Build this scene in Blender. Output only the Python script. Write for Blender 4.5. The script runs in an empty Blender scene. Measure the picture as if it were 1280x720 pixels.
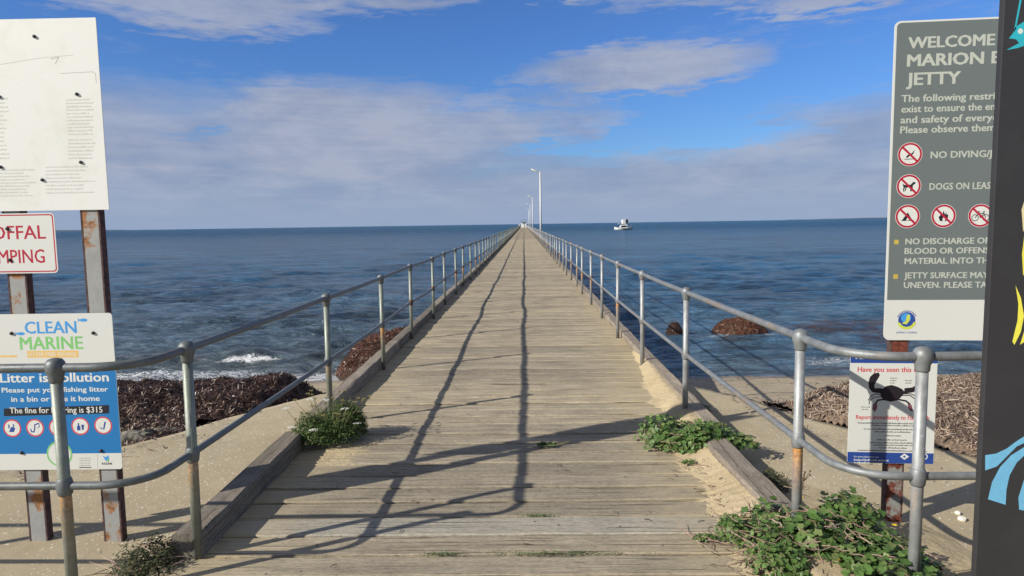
import bpy, bmesh, math, random
import numpy as np
from mathutils import Vector, Matrix
random.seed(7); rng = np.random.default_rng(11)
S = bpy.context.scene; COL = S.collection
R_ = math.radians

# ------------------------------------------------------------------ camera, sky, sun
EYE = 1.6; FPX = 850.0
CAMR = np.array([[0.99972, 0.01765, 0.0], [0, 1, 0], [0, 0, 1]])
def _basis():
    u = (655.0-640)/FPX; v = -(280.0-360)/FPX
    Y = np.array([u, v, -1.]); Y /= np.linalg.norm(Y)
    h = np.array([(1105-640)/FPX, -((280.0-450*math.tan(R_(0.87)))-360)/FPX, -1.])
    Z = np.cross(h, Y); Z /= np.linalg.norm(Z)
    if Z[1] < 0: Z = -Z
    return np.array([np.cross(Y, Z), Y, Z])
CAMR = _basis()
cam = bpy.data.cameras.new('camera'); cam.sensor_width = 36; cam.lens = FPX/1280*36
cam.clip_start = 0.05; cam.clip_end = 60000
camo = bpy.data.objects.new('camera', cam); COL.objects.link(camo)
camo.matrix_world = Matrix.Translation((0, 0, EYE)) @ Matrix(CAMR.tolist()).to_4x4()
S.camera = camo
def ray(x, y):
    return CAMR @ np.array([(x-640)/FPX, -(y-360)/FPX, -1.])
def ground(x, y, z=0.0):                     # surveyed point of the photo at height z
    d = ray(x, y); t = (z-EYE)/d[2]
    return Vector((t*d[0], t*d[1], z))

SUN = Vector((1.53, 0.84, -1.0)).normalized()
S.view_settings.view_transform = 'Standard'; S.view_settings.look = 'None'
S.view_settings.gamma = 1.0; S.view_settings.exposure = 0.3
sl = bpy.data.lights.new('sun', 'SUN'); sl.energy = 5.0; sl.angle = R_(0.55); sl.color = (1.0, 0.94, 0.83)
so = bpy.data.objects.new('sun', sl); COL.objects.link(so)
so.rotation_euler = SUN.to_track_quat('-Z', 'Y').to_euler()

class NT:
    def __init__(s, tree): s.t = tree; s.n = tree.nodes; s.l = tree.links
    def node(s, typ, _p=None, **ins):
        n = s.n.new(typ)
        for k, v in (_p or {}).items(): setattr(n, k, v)
        for k, v in ins.items():
            k2 = int(k[1:]) if k[0] == '_' and k[1:].isdigit() else k.replace('_', ' ')
            s.set(n.inputs[k2], v)
        return n
    def set(s, sock, v):
        if isinstance(v, bpy.types.NodeSocket): s.l.new(v, sock)
        elif isinstance(v, bpy.types.Node): s.l.new(v.outputs[0], sock)
        else:
            if isinstance(v, tuple) and len(v) == 3 and sock.type == 'RGBA': v = v+(1,)
            sock.default_value = v
    def m(s, op, a, b=0.0, c=0.0):
        n = s.n.new('ShaderNodeMath'); n.operation = op
        for i, v in enumerate((a, b, c)): s.set(n.inputs[i], v)
        return n.outputs[0]
    def ramp(s, fac, *pts):
        n = s.n.new('ShaderNodeValToRGB'); e = n.color_ramp.elements
        while len(e) < len(pts): e.new(0.5)
        for i, (p, c) in enumerate(pts):
            e[i].position = p; e[i].color = (c, c, c, 1) if not isinstance(c, tuple) else c+(1,)
        s.set(n.inputs[0], fac); return n.outputs[0]
    def mix(s, f, a, b, mode='MIX'):
        n = s.n.new('ShaderNodeMix'); n.data_type = 'RGBA'; n.blend_type = mode
        s.set(n.inputs[0], f); s.set(n.inputs[6], a); s.set(n.inputs[7], b); return n.outputs[2]
    def noise(s, vec, scale=5, detail=4, rough=.5, dist=0.0):
        n = s.node('ShaderNodeTexNoise', Scale=scale, Detail=detail, Roughness=rough, Distortion=dist)
        if vec is not None: s.set(n.inputs['Vector'], vec)
        return n.outputs[0]
    def mapping(s, vec, scale=(1, 1, 1), loc=(0, 0, 0), rot=(0, 0, 0)):
        n = s.node('ShaderNodeMapping'); s.set(n.inputs[0], vec)
        s.set(n.inputs['Location'], loc); n.inputs['Rotation'].default_value = rot; n.inputs['Scale'].default_value = scale
        return n.outputs[0]
    def bump(s, h, strength=.3, dist=.01, normal=None):
        n = s.node('ShaderNodeBump', Height=h, Strength=strength, Distance=dist)
        if normal is not None: s.set(n.inputs['Normal'], normal)
        return n.outputs[0]

def build_world():
    w = bpy.data.worlds.new('World'); S.world = w; w.use_nodes = True
    t = NT(w.node_tree); t.n.clear()
    sky = t.n.new('ShaderNodeTexSky'); sky.sky_type = 'NISHITA'; sky.sun_disc = False
    sky.sun_elevation = math.asin(-SUN.z); sky.sun_rotation = math.atan2(-SUN.x, -SUN.y)
    sky.air_density = 1.0; sky.dust_density = 0.3; sky.ozone_density = 2.0
    tc = t.n.new('ShaderNodeTexCoord'); sep = t.node('ShaderNodeSeparateXYZ', Vector=tc.outputs['Generated'])
    x, y, z = sep.outputs
    az = t.m('ARCTAN2', x, y); el = t.m('ARCSINE', z)
    zz = t.m('MAXIMUM', t.m('ADD', z, 0.10), 0.02)
    comb = t.node('ShaderNodeCombineXYZ', X=t.m('DIVIDE', x, zz), Y=t.m('DIVIDE', y, zz), Z=0.0)
    ang = t.node('ShaderNodeCombineXYZ', X=az, Y=t.m('MULTIPLY', el, 2.6), Z=0.0)
    nl = t.noise(t.mapping(comb, (1, .55, 1), (3.1, 1.7, 0)), 0.75, 7, .62, .5)
    na = t.noise(ang, 9, 7, .6, .3)
    nb = t.noise(t.mapping(ang, (1, 2.2, 1), (5, 2, 0)), 16, 6, .6, .2)
    warpx = t.m('MULTIPLY', t.m('SUBTRACT', na, .5), .16); warpy = t.m('MULTIPLY', t.m('SUBTRACT', nb, .5), .07)
    aw = t.m('ADD', az, warpx); ew = t.m('ADD', el, warpy)
    # clouds: each an oval bank in the sky (azimuth, height, half sizes, density)
    banks = [(-.72, .075, .55, .125, .9), (-.25, .10, .26, .105, .9), (-.30, .155, .13, .045, .9), (-.12, .06, .34, .085, .7), (-.05, .13, .12, .035, .7), (.15, .02, 1.3, .085, .9), (.55, .08, .36, .088, .75),
             (.16, .213, .185, .035, .82), (.02, .150, .16, .045, .55), (.40, .275, .085, .018, .6),
             (-.42, .335, .40, .055, .95), (-.42, .285, .17, .04, .6), (-.2, .33, .2, .04, .7), (.1, .345, .7, .035, .85), (.40, .31, .30, .03, .5), (.5, .33, .25, .03, .3),
             (-.2, .75, 1.6, .25, .75), (1.9, .35, 1.0, .35, .8), (-2.0, .35, 1.0, .35, .8), (3.1, .45, 1.2, .5, .75), (0, 1.4, 9, .35, .7), (-3.1, .45, 1.2, .5, .75),  # unseen banks overhead and behind, added to make the shadows less blue
             (.26, .118, .16, .018, -.45), (.07, .105, .10, .010, -.4), (-.44, .125, .04, .006, -.35), (.14, .165, .3, .010, -.25)]
    d = None
    for (a, e, ra, re, k) in banks:
        q = t.m('ADD', t.m('POWER', t.m('ABSOLUTE', t.m('DIVIDE', t.m('SUBTRACT', aw, a), ra)), 2.0),
                t.m('POWER', t.m('ABSOLUTE', t.m('DIVIDE', t.m('SUBTRACT', ew, e), re)), 2.0))
        g = t.m('MULTIPLY', t.m('MAXIMUM', t.m('SUBTRACT', 1.25, q), 0.0), k)
        g = t.m('MINIMUM', g, abs(k)) if k > 0 else t.m('MAXIMUM', g, -abs(k))
        d = g if d is None else (t.m('MAXIMUM', d, g) if k > 0 else t.m('ADD', d, g))
    fac = t.m('ADD', d, t.m('MULTIPLY', t.m('SUBTRACT', nl, .5), .9))
    fac = t.m('ADD', fac, t.m('MULTIPLY', t.m('SUBTRACT', nb, .5), .5))
    mask = t.ramp(fac, (.08, 0.0), (.34, .45), (.62, .86), (.95, 1.0)); mask = t.m('MULTIPLY', mask, .96)
    # cloud colour: lavender grey with paler lumps, bluer towards the horizon
    streak = t.noise(t.mapping(ang, (2.2, 15, 1), (1, 4, 0)), 2.2, 6, .62, .4)
    lump = t.ramp(t.m('ADD', t.m('ADD', t.m('MULTIPLY', nl, .42), t.m('MULTIPLY', na, .40)), t.m('MULTIPLY', streak, .18)), (.42, 0.0), (.575, 1.0))
    ccol = t.mix(lump, (.265, .325, .48), (.395, .435, .555))
    ccol = t.mix(t.ramp(el, (.35, 0.0), (.8, 1.0)), ccol, (.34, .35, .38))  # overhead cloud kept neutral grey so it fills shadows with less blue
    ccol = t.mix(t.ramp(el, (0.0, 1.0), (.075, 0.0)), ccol, (.30, .385, .56))
    skyc = t.mix(1.0, t.mix(1.0, sky.outputs[0], (.108, .108, .108), 'MULTIPLY'), t.ramp(el, (0.0, (.46, .70, 1.06)), (.25, (.42, .70, 1.18)), (.9, (.46, .66, 1.0))), 'MULTIPLY')
    out = t.mix(mask, skyc, ccol)
    # world outputs: background strength inside the usual sky range
    k = 0.1
    sc_ = t.node('ShaderNodeVectorMath', {'operation': 'SCALE'}); t.set(sc_.inputs[0], out); sc_.inputs['Scale'].default_value = .82/k
    bg = t.node('ShaderNodeBackground', Color=sc_.outputs[0], Strength=k)
    o = t.n.new('ShaderNodeOutputWorld'); t.l.new(bg.outputs[0], o.inputs[0])
build_world()

# ------------------------------------------------------------------ object helpers
def link(o, parent=None, loc=None):
    COL.objects.link(o)
    if parent is not None: o.parent = parent
    if loc is not None: o.location = loc
    return o
def tag(o, label=None, cat=None, group=None, kind=None):
    for k, v in (('label', label), ('category', cat), ('group', group), ('kind', kind)):
        if v: o[k] = v
    return o
def thing(name, loc, label, cat, group=None):
    return tag(link(bpy.data.objects.new(name, None), None, loc), label, cat, group)
def mesh(name, v, f, mat=None, smooth=False):
    me = bpy.data.meshes.new(name)
    v = np.asarray(v, dtype=np.float32).reshape(-1, 3)
    if isinstance(f, np.ndarray):
        n, k = f.shape
        me.vertices.add(len(v)); me.vertices.foreach_set('co', v.ravel())
        me.loops.add(n*k); me.loops.foreach_set('vertex_index', f.ravel().astype(np.int32))
        me.polygons.add(n); me.polygons.foreach_set('loop_start', np.arange(0, n*k, k, dtype=np.int32))
        me.polygons.foreach_set('loop_total', np.full(n, k, dtype=np.int32))
        me.update(calc_edges=True)
    else:
        me.from_pydata(v.tolist(), [], f); me.update()
    if mat: me.materials.append(mat)
    if smooth: me.polygons.foreach_set('use_smooth', [True]*len(me.polygons))
    return me
def add(name, me, parent=None, loc=None, **kw):
    return tag(link(bpy.data.objects.new(name, me), parent, loc), **kw)
class MB:
    def __init__(s): s.v = []; s.f = []
    def raw(s, v, f):
        b = len(s.v); s.v += [tuple(p) for p in v]; s.f += [tuple(i+b for i in q) for q in f]; return s
    def box(s, x0, x1, y0, y1, z0, z1):
        return s.raw([(x0, y0, z0), (x1, y0, z0), (x1, y1, z0), (x0, y1, z0), (x0, y0, z1), (x1, y0, z1), (x1, y1, z1), (x0, y1, z1)],
              [(0, 3, 2, 1), (4, 5, 6, 7), (0, 1, 5, 4), (1, 2, 6, 5), (2, 3, 7, 6), (3, 0, 4, 7)])
    def tube(s, pts, r, n=12, cap=True):
        pts = [Vector(p) for p in pts]; rs = r if isinstance(r, (list, tuple)) else [r]*len(pts)
        up = None; rings = []; v = []
        for i, p in enumerate(pts):
            t = (pts[min(i+1, len(pts)-1)]-pts[max(i-1, 0)]).normalized()
            if up is None: up = Vector((0, 0, 1)) if abs(t.z) < .9 else Vector((1, 0, 0))
            a = t.cross(up).normalized(); b = a.cross(t).normalized(); up = b
            for k in range(n):
                th = 2*math.pi*k/n; v.append(p+(a*math.cos(th)+b*math.sin(th))*rs[i])
        f = []
        for i in range(len(pts)-1):
            for k in range(n):
                f.append((i*n+k, i*n+(k+1) % n, (i+1)*n+(k+1) % n, (i+1)*n+k))
        if cap: f.append(tuple(reversed(range(n)))); f.append(tuple((len(pts)-1)*n+k for k in range(n)))
        return s.raw(v, f)
    def lathe(s, prof, n=14, c=(0, 0, 0)):
        v = [(c[0]+r*math.cos(2*math.pi*k/n), c[1]+r*math.sin(2*math.pi*k/n), c[2]+z) for r, z in prof for k in range(n)]
        f = [(i*n+k, i*n+(k+1) % n, (i+1)*n+(k+1) % n, (i+1)*n+k) for i in range(len(prof)-1) for k in range(n)]
        f += [tuple(reversed(range(n))), tuple((len(prof)-1)*n+k for k in range(n))]
        return s.raw(v, f)
    def ball(s, c, r, n=14, sz=1.0):
        prof = [(max(r*math.sin(math.pi*i/8), r*.02), -r*sz*math.cos(math.pi*i/8)) for i in range(9)]
        return s.lathe(prof, n, c)
    def prism(s, poly, fn, depth=.0006):
        """flat print or plate: poly in plane coordinates, fn maps (u,v,offset) to a point"""
        n = len(poly)
        a = sum(poly[i][0]*poly[(i+1) % n][1]-poly[(i+1) % n][0]*poly[i][1] for i in range(n))
        if a < 0: poly = poly[::-1]
        v = [fn(u, w, depth) for u, w in poly]+[fn(u, w, 0) for u, w in poly]
        f = [tuple(range(n))]+[(n+i, n+(i+1) % n, (i+1) % n, i) for i in range(n)]
        return s.raw(v, f)
    def build(s, name, mat, parent=None, loc=None, smooth=False, bevel=0, auto=None, **kw):
        me = mesh(name, s.v, s.f, mat, smooth)
        o = add(name, me, parent, loc, **kw)
        if bevel:
            b = o.modifiers.new('bevel', 'BEVEL'); b.width = bevel; b.segments = 2; b.limit_method = 'ANGLE'
        return o
def vnoise(x, y, seed=0):
    """value noise in numpy"""
    r = np.random.default_rng(seed); T = r.random((256, 256))
    xi = np.floor(x).astype(int); yi = np.floor(y).astype(int); fx = x-xi; fy = y-yi
    fx = fx*fx*(3-2*fx); fy = fy*fy*(3-2*fy)
    g = lambda i, j: T[i % 256, j % 256]
    return ((g(xi, yi)*(1-fx)+g(xi+1, yi)*fx)*(1-fy)+(g(xi, yi+1)*(1-fx)+g(xi+1, yi+1)*fx)*fy)*2-1
def fbm(x, y, seed=0, oct=4, gain=.5):
    a = 1; t = 0; s = 0
    for o in range(oct): s = s+a*vnoise(x*2**o+o*7.3, y*2**o+o*3.1, seed+o); t += a; a *= gain
    return s/t
def sstep(a, b, x): t = np.clip((x-a)/(b-a), 0, 1); return t*t*(3-2*t)
def gridmesh(name, X, Y, Z, mat, smooth=True, keep=None):
    r, c = X.shape; v = np.stack([X, Y, Z], -1).reshape(-1, 3)
    i = np.arange(r*c).reshape(r, c)
    f = np.stack([i[:-1, :-1], i[:-1, 1:], i[1:, 1:], i[1:, :-1]], -1).reshape(-1, 4)
    if keep is not None:
        k = (keep[:-1, :-1] | keep[:-1, 1:] | keep[1:, 1:] | keep[1:, :-1]).reshape(-1); f = f[k]
    me = mesh(name, v, f, mat, smooth)
    n = Vector(me.polygons[0].normal)
    if n.z < 0: me.flip_normals()
    return me
def rotmats(N, up, spread=1.0, r=rng):
    """N random frames whose z axis is near the vectors up"""
    up = np.asarray(up, float); up = up+r.normal(0, spread, (N, 3)); up /= np.linalg.norm(up, axis=1)[:, None]
    a = r.normal(0, 1, (N, 3)); a -= (a*up).sum(1)[:, None]*up; a /= np.linalg.norm(a, axis=1)[:, None]
    b = np.cross(up, a); return np.stack([a, b, up], -1)
def scatter(name, tv, tf, P, M, size, mat, smooth=False):
    """many small template pieces as one mesh"""
    tv = np.asarray(tv, float); tf = np.asarray(tf); N = len(P); size = np.asarray(size, float)
    if size.ndim == 1: size = np.stack([size]*3, -1)
    V = np.einsum('nij,nkj->nki', M, tv[None]*size[:, None, :])+np.asarray(P)[:, None, :]
    F = (tf[None]+(np.arange(N)*len(tv))[:, None, None]).reshape(-1, tf.shape[1])
    return mesh(name, V.reshape(-1, 3), F, mat, smooth)

# ------------------------------------------------------------------ materials
def mat(name, rough=.8, metal=0.0, spec=.3):
    m = bpy.data.materials.new(name); m.use_nodes = True; t = NT(m.node_tree)
    b = t.n['Principled BSDF']; b.inputs['Roughness'].default_value = rough; b.inputs['Metallic'].default_value = metal
    b.inputs['Specular IOR Level'].default_value = spec
    return m, t, b
def flat(name, col, rough=.6, metal=0.0, var=.08, scale=30, bump=.1, spec=.3):
    m, t, b = mat(name, rough, metal, spec)
    oc = t.n.new('ShaderNodeTexCoord').outputs['Object']
    n = t.noise(oc, scale, 5, .6)
    lo = tuple(c*(1-var*2) for c in col); hi = tuple(min(1, c*(1+var)) for c in col)
    t.set(b.inputs['Base Color'], t.mix(t.ramp(n, (.3, 0.0), (.7, 1.0)), lo, hi))
    if bump: t.set(b.inputs['Normal'], t.bump(n, bump, .003))
    return m

def m_wood(name, dark, light, axis='X', sandy=.5, dust=False):
    m, t, b = mat(name, .88, 0, .2)
    tc = t.n.new('ShaderNodeTexCoord'); oi = t.n.new('ShaderNodeObjectInfo')
    rnd = oi.outputs['Random']
    off = t.node('ShaderNodeCombineXYZ', X=t.m('MULTIPLY', rnd, 37.0), Y=t.m('MULTIPLY', rnd, 91.0), Z=t.m('MULTIPLY', rnd, 13.0))
    sc = {'X': (.9, 26, 26), 'Y': (26, .9, 26)}[axis]
    v = t.mapping(tc.outputs['Object'], sc, off.outputs[0])
    v2 = t.mapping(tc.outputs['Object'], tuple(2.6*q if q > 2 else q*3.5 for q in sc), off.outputs[0])
    g1 = t.noise(v, 1.0, 5, .65, .6); g2 = t.noise(v2, 1.6, 4, .7, .3)
    blot = t.noise(t.mapping(tc.outputs['Object'], (1, 1, 1), off.outputs[0]), 3.2, 4, .6)
    gr = t.m('ADD', t.m('MULTIPLY', g1, .55), t.m('MULTIPLY', g2, .45))
    c = t.mix(t.ramp(gr, (.36, 0.0), (.6, 1.0)), dark, light)
    # each board has weathered to its own tone
    tone = t.ramp(rnd, (0.0, (.74, .74, .75)), (.3, (.93, .92, .91)), (.6, (1.04, 1.02, .98)), (1.0, (1.16, 1.13, 1.06)))
    c = t.mix(1.0, c, tone, 'MULTIPLY')
    c = t.mix(t.m('MULTIPLY', t.ramp(blot, (.45, 0.0), (.7, 1.0)), .5), c, tuple(q*.8 for q in dark))
    gm = t.noise(t.mapping(tc.outputs['Object'], (.45, 1.3, 1) if axis == 'X' else (1.3, .45, 1), off.outputs[0]), 75, 5, .8)
    c = t.mix(1.0, c, t.ramp(gm, (.34, (.60, .58, .55)), (.47, (.94, .93, .91)), (.56, (1.08, 1.07, 1.05)), (.70, (1.32, 1.29, 1.22))), 'MULTIPLY')
    vs = t.node('ShaderNodeTexVoronoi', Scale=5.5); t.set(vs.inputs['Vector'], t.mapping(tc.outputs['Object'], (1, 1, 1), off.outputs[0]))
    c = t.mix(t.m('MULTIPLY', t.m('LESS_THAN', vs.outputs[0], .045), .8), c, (.05, .04, .035))
    # fine sand caught in the grain
    fine = t.noise(tc.outputs['Object'], 260, 3, .7)
    sand = t.m('MULTIPLY', t.m('MULTIPLY', t.ramp(t.noise(tc.outputs['Object'], 2.3, 5, .65), (.40, 0.0), (.68, 1.0)), t.ramp(fine, (.42, 0.0), (.6, 1.0))), sandy)
    c = t.mix(sand, c, (.42, .35, .235))
    if dust:   # blown sand lying thicker towards the right kerb near the shore
        ps = t.node('ShaderNodeSeparateXYZ', Vector=t.n.new('ShaderNodeNewGeometry').outputs['Position'])
        wx = t.node('ShaderNodeMapRange', _0=ps.outputs[0], _1=.25, _2=1.25, _3=0.0, _4=1.0).outputs[0]
        wy = t.node('ShaderNodeMapRange', _0=ps.outputs[1], _1=6.0, _2=22.0, _3=1.0, _4=.12).outputs[0]
        wl = t.m('MULTIPLY', t.node('ShaderNodeMapRange', _0=ps.outputs[0], _1=-.9, _2=-1.5, _3=0.0, _4=.8).outputs[0], wy)
        dn = t.noise(tc.outputs['Object'], 7, 5, .7)
        q = t.m('ADD', t.m('MULTIPLY', t.m('MAXIMUM', t.m('MULTIPLY', wx, wy), wl), .62), t.m('MULTIPLY', t.m('SUBTRACT', dn, .5), .7))
        q = t.m('ADD', q, t.m('MULTIPLY', t.m('SUBTRACT', .5, gr), .9))
        c = t.mix(t.m('MULTIPLY', t.ramp(q, (.22, 0.0), (.62, 1.0)), .9), c, (.43, .355, .225))
    # dark checks along the grain
    v3 = t.mapping(tc.outputs['Object'], tuple(4.2*q if q > 2 else q*1.7 for q in sc), off.outputs[0])
    ck = t.noise(v3, 1.0, 2, .5, .2)
    crack = t.ramp(ck, (.325, 1.0), (.365, 0.0))
    c = t.mix(t.m('MULTIPLY', crack, .75), c, (.05, .04, .03))
    t.set(b.inputs['Base Color'], c)
    h = t.m('SUBTRACT', t.m('ADD', t.m('ADD', t.m('MULTIPLY', gr, 1.0), t.m('MULTIPLY', gm, .8)), t.m('MULTIPLY', fine, .25)), t.m('MULTIPLY', crack, .8))
    t.set(b.inputs['Normal'], t.bump(h, .75, .006))
    return m
M = {}
M['plank'] = m_wood('weathered_plank', (.225, .195, .152), (.455, .40, .305), dust=True)
M['plank_grey'] = m_wood('grey_plank', (.31, .295, .26), (.37, .35, .305), sandy=.35, dust=True)
M['kerb'] = m_wood('kerb_timber', (.20, .17, .145), (.36, .315, .265), 'Y', .4)
M['kerb_dark'] = m_wood('dark_kerb_timber', (.135, .12, .10), (.275, .245, .205), 'Y', .25)
M['pile'] = flat('pile_timber', (.10, .08, .06), .9, var=.3, scale=9, bump=.5)

def m_sand():
    m, t, b = mat('sand', .95, 0, .15); oc = t.n.new('ShaderNodeTexCoord').outputs['Object']
    n1 = t.noise(oc, 3, 5, .6); n2 = t.noise(oc, 220, 3, .7); n3 = t.noise(oc, 24, 5, .65)
    c = t.mix(t.ramp(n1, (.3, 0.0), (.7, 1.0)), (.41, .33, .205), (.51, .42, .27))
    c = t.mix(t.m('MULTIPLY', t.ramp(n2, (.40, 1.0), (.52, 0.0)), .35), c, (.20, .15, .09))
    vor = t.node('ShaderNodeTexVoronoi', Scale=55.0); t.set(vor.inputs['Vector'], oc)
    spk = t.m('MULTIPLY', t.m('LESS_THAN', vor.outputs[0], .13), t.m('GREATER_THAN', n3, .56))
    c = t.mix(t.m('MULTIPLY', spk, .8), c, (.09, .06, .04))
    t.set(b.inputs['Base Color'], c)
    t.set(b.inputs['Normal'], t.bump(t.m('ADD', t.m('MULTIPLY', n3, 1.0), t.m('MULTIPLY', n2, .2)), .6, .02))
    return m
M['sand'] = m_sand()
def m_concrete():
    m, t, b = mat('shelly_concrete', .93, 0, .2); oc = t.n.new('ShaderNodeTexCoord').outputs['Object']
    n1 = t.noise(oc, 1.1, 6, .6, .4); n2 = t.noise(oc, 160, 3, .7); n3 = t.noise(oc, 9, 5, .65)
    c = t.mix(t.ramp(n1, (.32, 0.0), (.68, 1.0)), (.345, .285, .185), (.455, .39, .27))
    c = t.mix(t.m('MULTIPLY', t.ramp(n3, (.52, 0.0), (.75, 1.0)), .4), c, (.30, .25, .19))
    c = t.mix(t.m('MULTIPLY', t.ramp(n2, (.38, 1.0), (.5, 0.0)), .35), c, (.20, .155, .10))
    # shell flecks, some patches rich in them
    patch = t.ramp(t.noise(oc, .9, 3, .5), (.40, 0.0), (.62, 1.0))
    for sc, th, loc in ((26.0, .16, (0, 0, 0)), (46.0, .18, (3, 1, 0))):
        warp = t.node('ShaderNodeVectorMath', {'operation': 'ADD'}); t.set(warp.inputs[0], t.mapping(oc, (1, 1.0, 1), loc))
        nn = t.node('ShaderNodeTexNoise', Scale=40.0, Detail=2.0); t.set(nn.inputs['Vector'], oc)
        s_ = t.node('ShaderNodeVectorMath', {'operation': 'SCALE'}); t.set(s_.inputs[0], nn.outputs[1]); s_.inputs['Scale'].default_value = .02
        t.set(warp.inputs[1], s_.outputs[0])
        vor = t.node('ShaderNodeTexVoronoi', Scale=sc); t.set(vor.inputs['Vector'], warp.outputs[0])
        seprgb = t.node('ShaderNodeSeparateColor', Color=vor.outputs[1])
        pick = t.m('GREATER_THAN', t.m('ADD', seprgb.outputs[0], t.m('MULTIPLY', patch, .45)), .78)
        fl = t.m('MULTIPLY', t.m('LESS_THAN', vor.outputs[0], th), pick)
        c = t.mix(t.m('MULTIPLY', fl, .85), c, (.78, .74, .65))
    t.set(b.inputs['Base Color'], c)
    t.set(b.inputs['Normal'], t.bump(t.m('ADD', t.m('MULTIPLY', n3, .7), t.m('MULTIPLY', n2, .3)), .55, .012))
    return m
M['concrete'] = m_concrete()
def m_beach():
    m, t, b = mat('beach_sand', .9, 0, .3); geo = t.n.new('ShaderNodeNewGeometry'); pos = geo.outputs['Position']
    n1 = t.noise(pos, 2.1, 5, .6); n2 = t.noise(pos, 120, 3, .7); n3 = t.noise(pos, 12, 5, .7)
    z = t.node('ShaderNodeSeparateXYZ', Vector=pos).outputs[2]
    c = t.mix(t.ramp(n1, (.3, 0.0), (.7, 1.0)), (.33, .27, .185), (.43, .36, .255))
    c = t.mix(t.m('MULTIPLY', t.ramp(n3, (.55, 0.0), (.65, 1.0)), .6), c, (.12, .08, .055))
    wet = t.ramp(t.m('ADD', z, t.m('MULTIPLY', n1, .12)), (0.0, 1.0), (1.0, 0.0))
    mr = t.node('ShaderNodeMapRange', _0=t.m('ADD', z, t.m('MULTIPLY', n1, .1)), _1=-.95, _2=-.84, _3=1.0, _4=0.0)
    c = t.mix(mr.outputs[0], c, (.17, .135, .10))
    t.set(b.inputs['Base Color'], c); t.set(b.inputs['Roughness'], t.m('SUBTRACT', .92, t.m('MULTIPLY', mr.outputs[0], .6)))
    t.set(b.inputs['Normal'], t.bump(t.m('ADD', n3, t.m('MULTIPLY', n2, .3)), .5, .02))
    return m
M['beach'] = m_beach()

def m_galv(name, base, dirt, rust_at=None, rust_amt=.5):
    m, t, b = mat(name, .5, .35, .5); tc = t.n.new('ShaderNodeTexCoord'); oc = tc.outputs['Object']
    oi = t.n.new('ShaderNodeObjectInfo'); rnd = oi.outputs['Random']
    geo = t.n.new('ShaderNodeNewGeometry').outputs['Position']
    n1 = t.noise(geo, 14, 6, .65); n2 = t.noise(geo, 70, 4, .7); n3 = t.noise(t.mapping(geo, (1, 1, .3)), 30, 4, .6)
    c = t.mix(t.ramp(n1, (.36, 0.0), (.64, 1.0)), tuple(q*.72 for q in base), base)
    c = t.mix(t.m('MULTIPLY', t.ramp(n3, (.50, 0.0), (.70, 1.0)), .6), c, dirt)
    c = t.mix(t.m('MULTIPLY', t.ramp(n2, (.60, 0.0), (.72, 1.0)), .45), c, tuple(min(1, q*1.6) for q in base))
    rf = 0.0
    if rust_at is not None:
        z = t.node('ShaderNodeSeparateXYZ', Vector=oc).outputs[2]
        a = t.node('ShaderNodeMapRange', _0=z, _1=rust_at-.36, _2=rust_at-.04, _3=0.0, _4=1.0).outputs[0]
        up = t.m('LESS_THAN', z, rust_at+.005); streak = t.noise(t.mapping(oc, (1, 1, .12)), 38, 4, .6)
        a = t.m('POWER', a, 1.6)
        k = t.m('MULTIPLY', t.m('MULTIPLY', a, up), t.ramp(t.m('ADD', t.m('MULTIPLY', streak, .7), t.m('MULTIPLY', rnd, .42)), (.47, 0.0), (.72, 1.0)))
        foot = t.node('ShaderNodeMapRange', _0=z, _1=.16, _2=.0, _3=0.0, _4=1.0).outputs[0]
        k = t.m('MULTIPLY', k, rust_amt)
        rc = t.mix(t.ramp(n2, (.4, 0.0), (.6, 1.0)), (.24, .085, .02), (.62, .31, .07))
        c = t.mix(k, c, rc); c = t.mix(t.m('MULTIPLY', foot, .55), c, (.16, .14, .12)); rf = k
    else:
        k = t.m('MULTIPLY', t.ramp(t.noise(geo, 2.3, 5, .7), (.56, 0.0), (.68, 1.0)), rust_amt)
        c = t.mix(k, c, (.27, .16, .09)); rf = k
    t.set(b.inputs['Base Color'], c)
    t.set(b.inputs['Metallic'], t.m('SUBTRACT', .35, t.m('MULTIPLY', rf, .35)))
    t.set(b.inputs['Roughness'], t.ramp(n1, (.3, .42), (.7, .62)))
    t.set(b.inputs['Normal'], t.bump(n2, .25, .003))
    return m
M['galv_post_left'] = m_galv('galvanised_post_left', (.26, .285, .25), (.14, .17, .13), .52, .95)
M['galv_rail_left'] = m_galv('galvanised_rail_left', (.155, .172, .178), (.085, .093, .095), None, .25)  # base darkened for the rail side turned away from the sun
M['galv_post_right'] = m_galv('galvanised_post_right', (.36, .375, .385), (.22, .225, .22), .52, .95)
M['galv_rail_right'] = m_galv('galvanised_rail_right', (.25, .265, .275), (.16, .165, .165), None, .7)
M['rustfit'] = flat('rusty_fitting', (.17, .085, .045), .85, .1, .35, 60, .5)
def m_rustpost(name, galv, rust, amt):
    m, t, b = mat(name, .75, .15, .3); oc = t.n.new('ShaderNodeTexCoord').outputs['Object']
    n = t.noise(oc, 5, 5, .65); n2 = t.noise(oc, 50, 4, .7)
    c = t.mix(t.ramp(n, (.3, 0.0), (.7, 1.0)), tuple(q*.7 for q in galv), galv)
    rc = t.mix(t.ramp(n2, (.4, 0.0), (.6, 1.0)), tuple(q*.55 for q in rust), rust)
    c = t.mix(t.ramp(t.m('ADD', n, amt), (.56, 0.0), (.62, 1.0)), c, rc)
    t.set(b.inputs['Base Color'], c); t.set(b.inputs['Normal'], t.bump(n2, .4, .004)); return m
M['steel_post'] = m_rustpost('sign_post_steel', (.36, .37, .36), (.36, .17, .07), .035)
M['steel_post_red'] = m_rustpost('sign_post_red_rust', (.33, .34, .32), (.20, .055, .035), .13)
M['rust_edge'] = flat('rusty_flange', (.10, .058, .055), .85, .05, .3, 30, .4)
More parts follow.
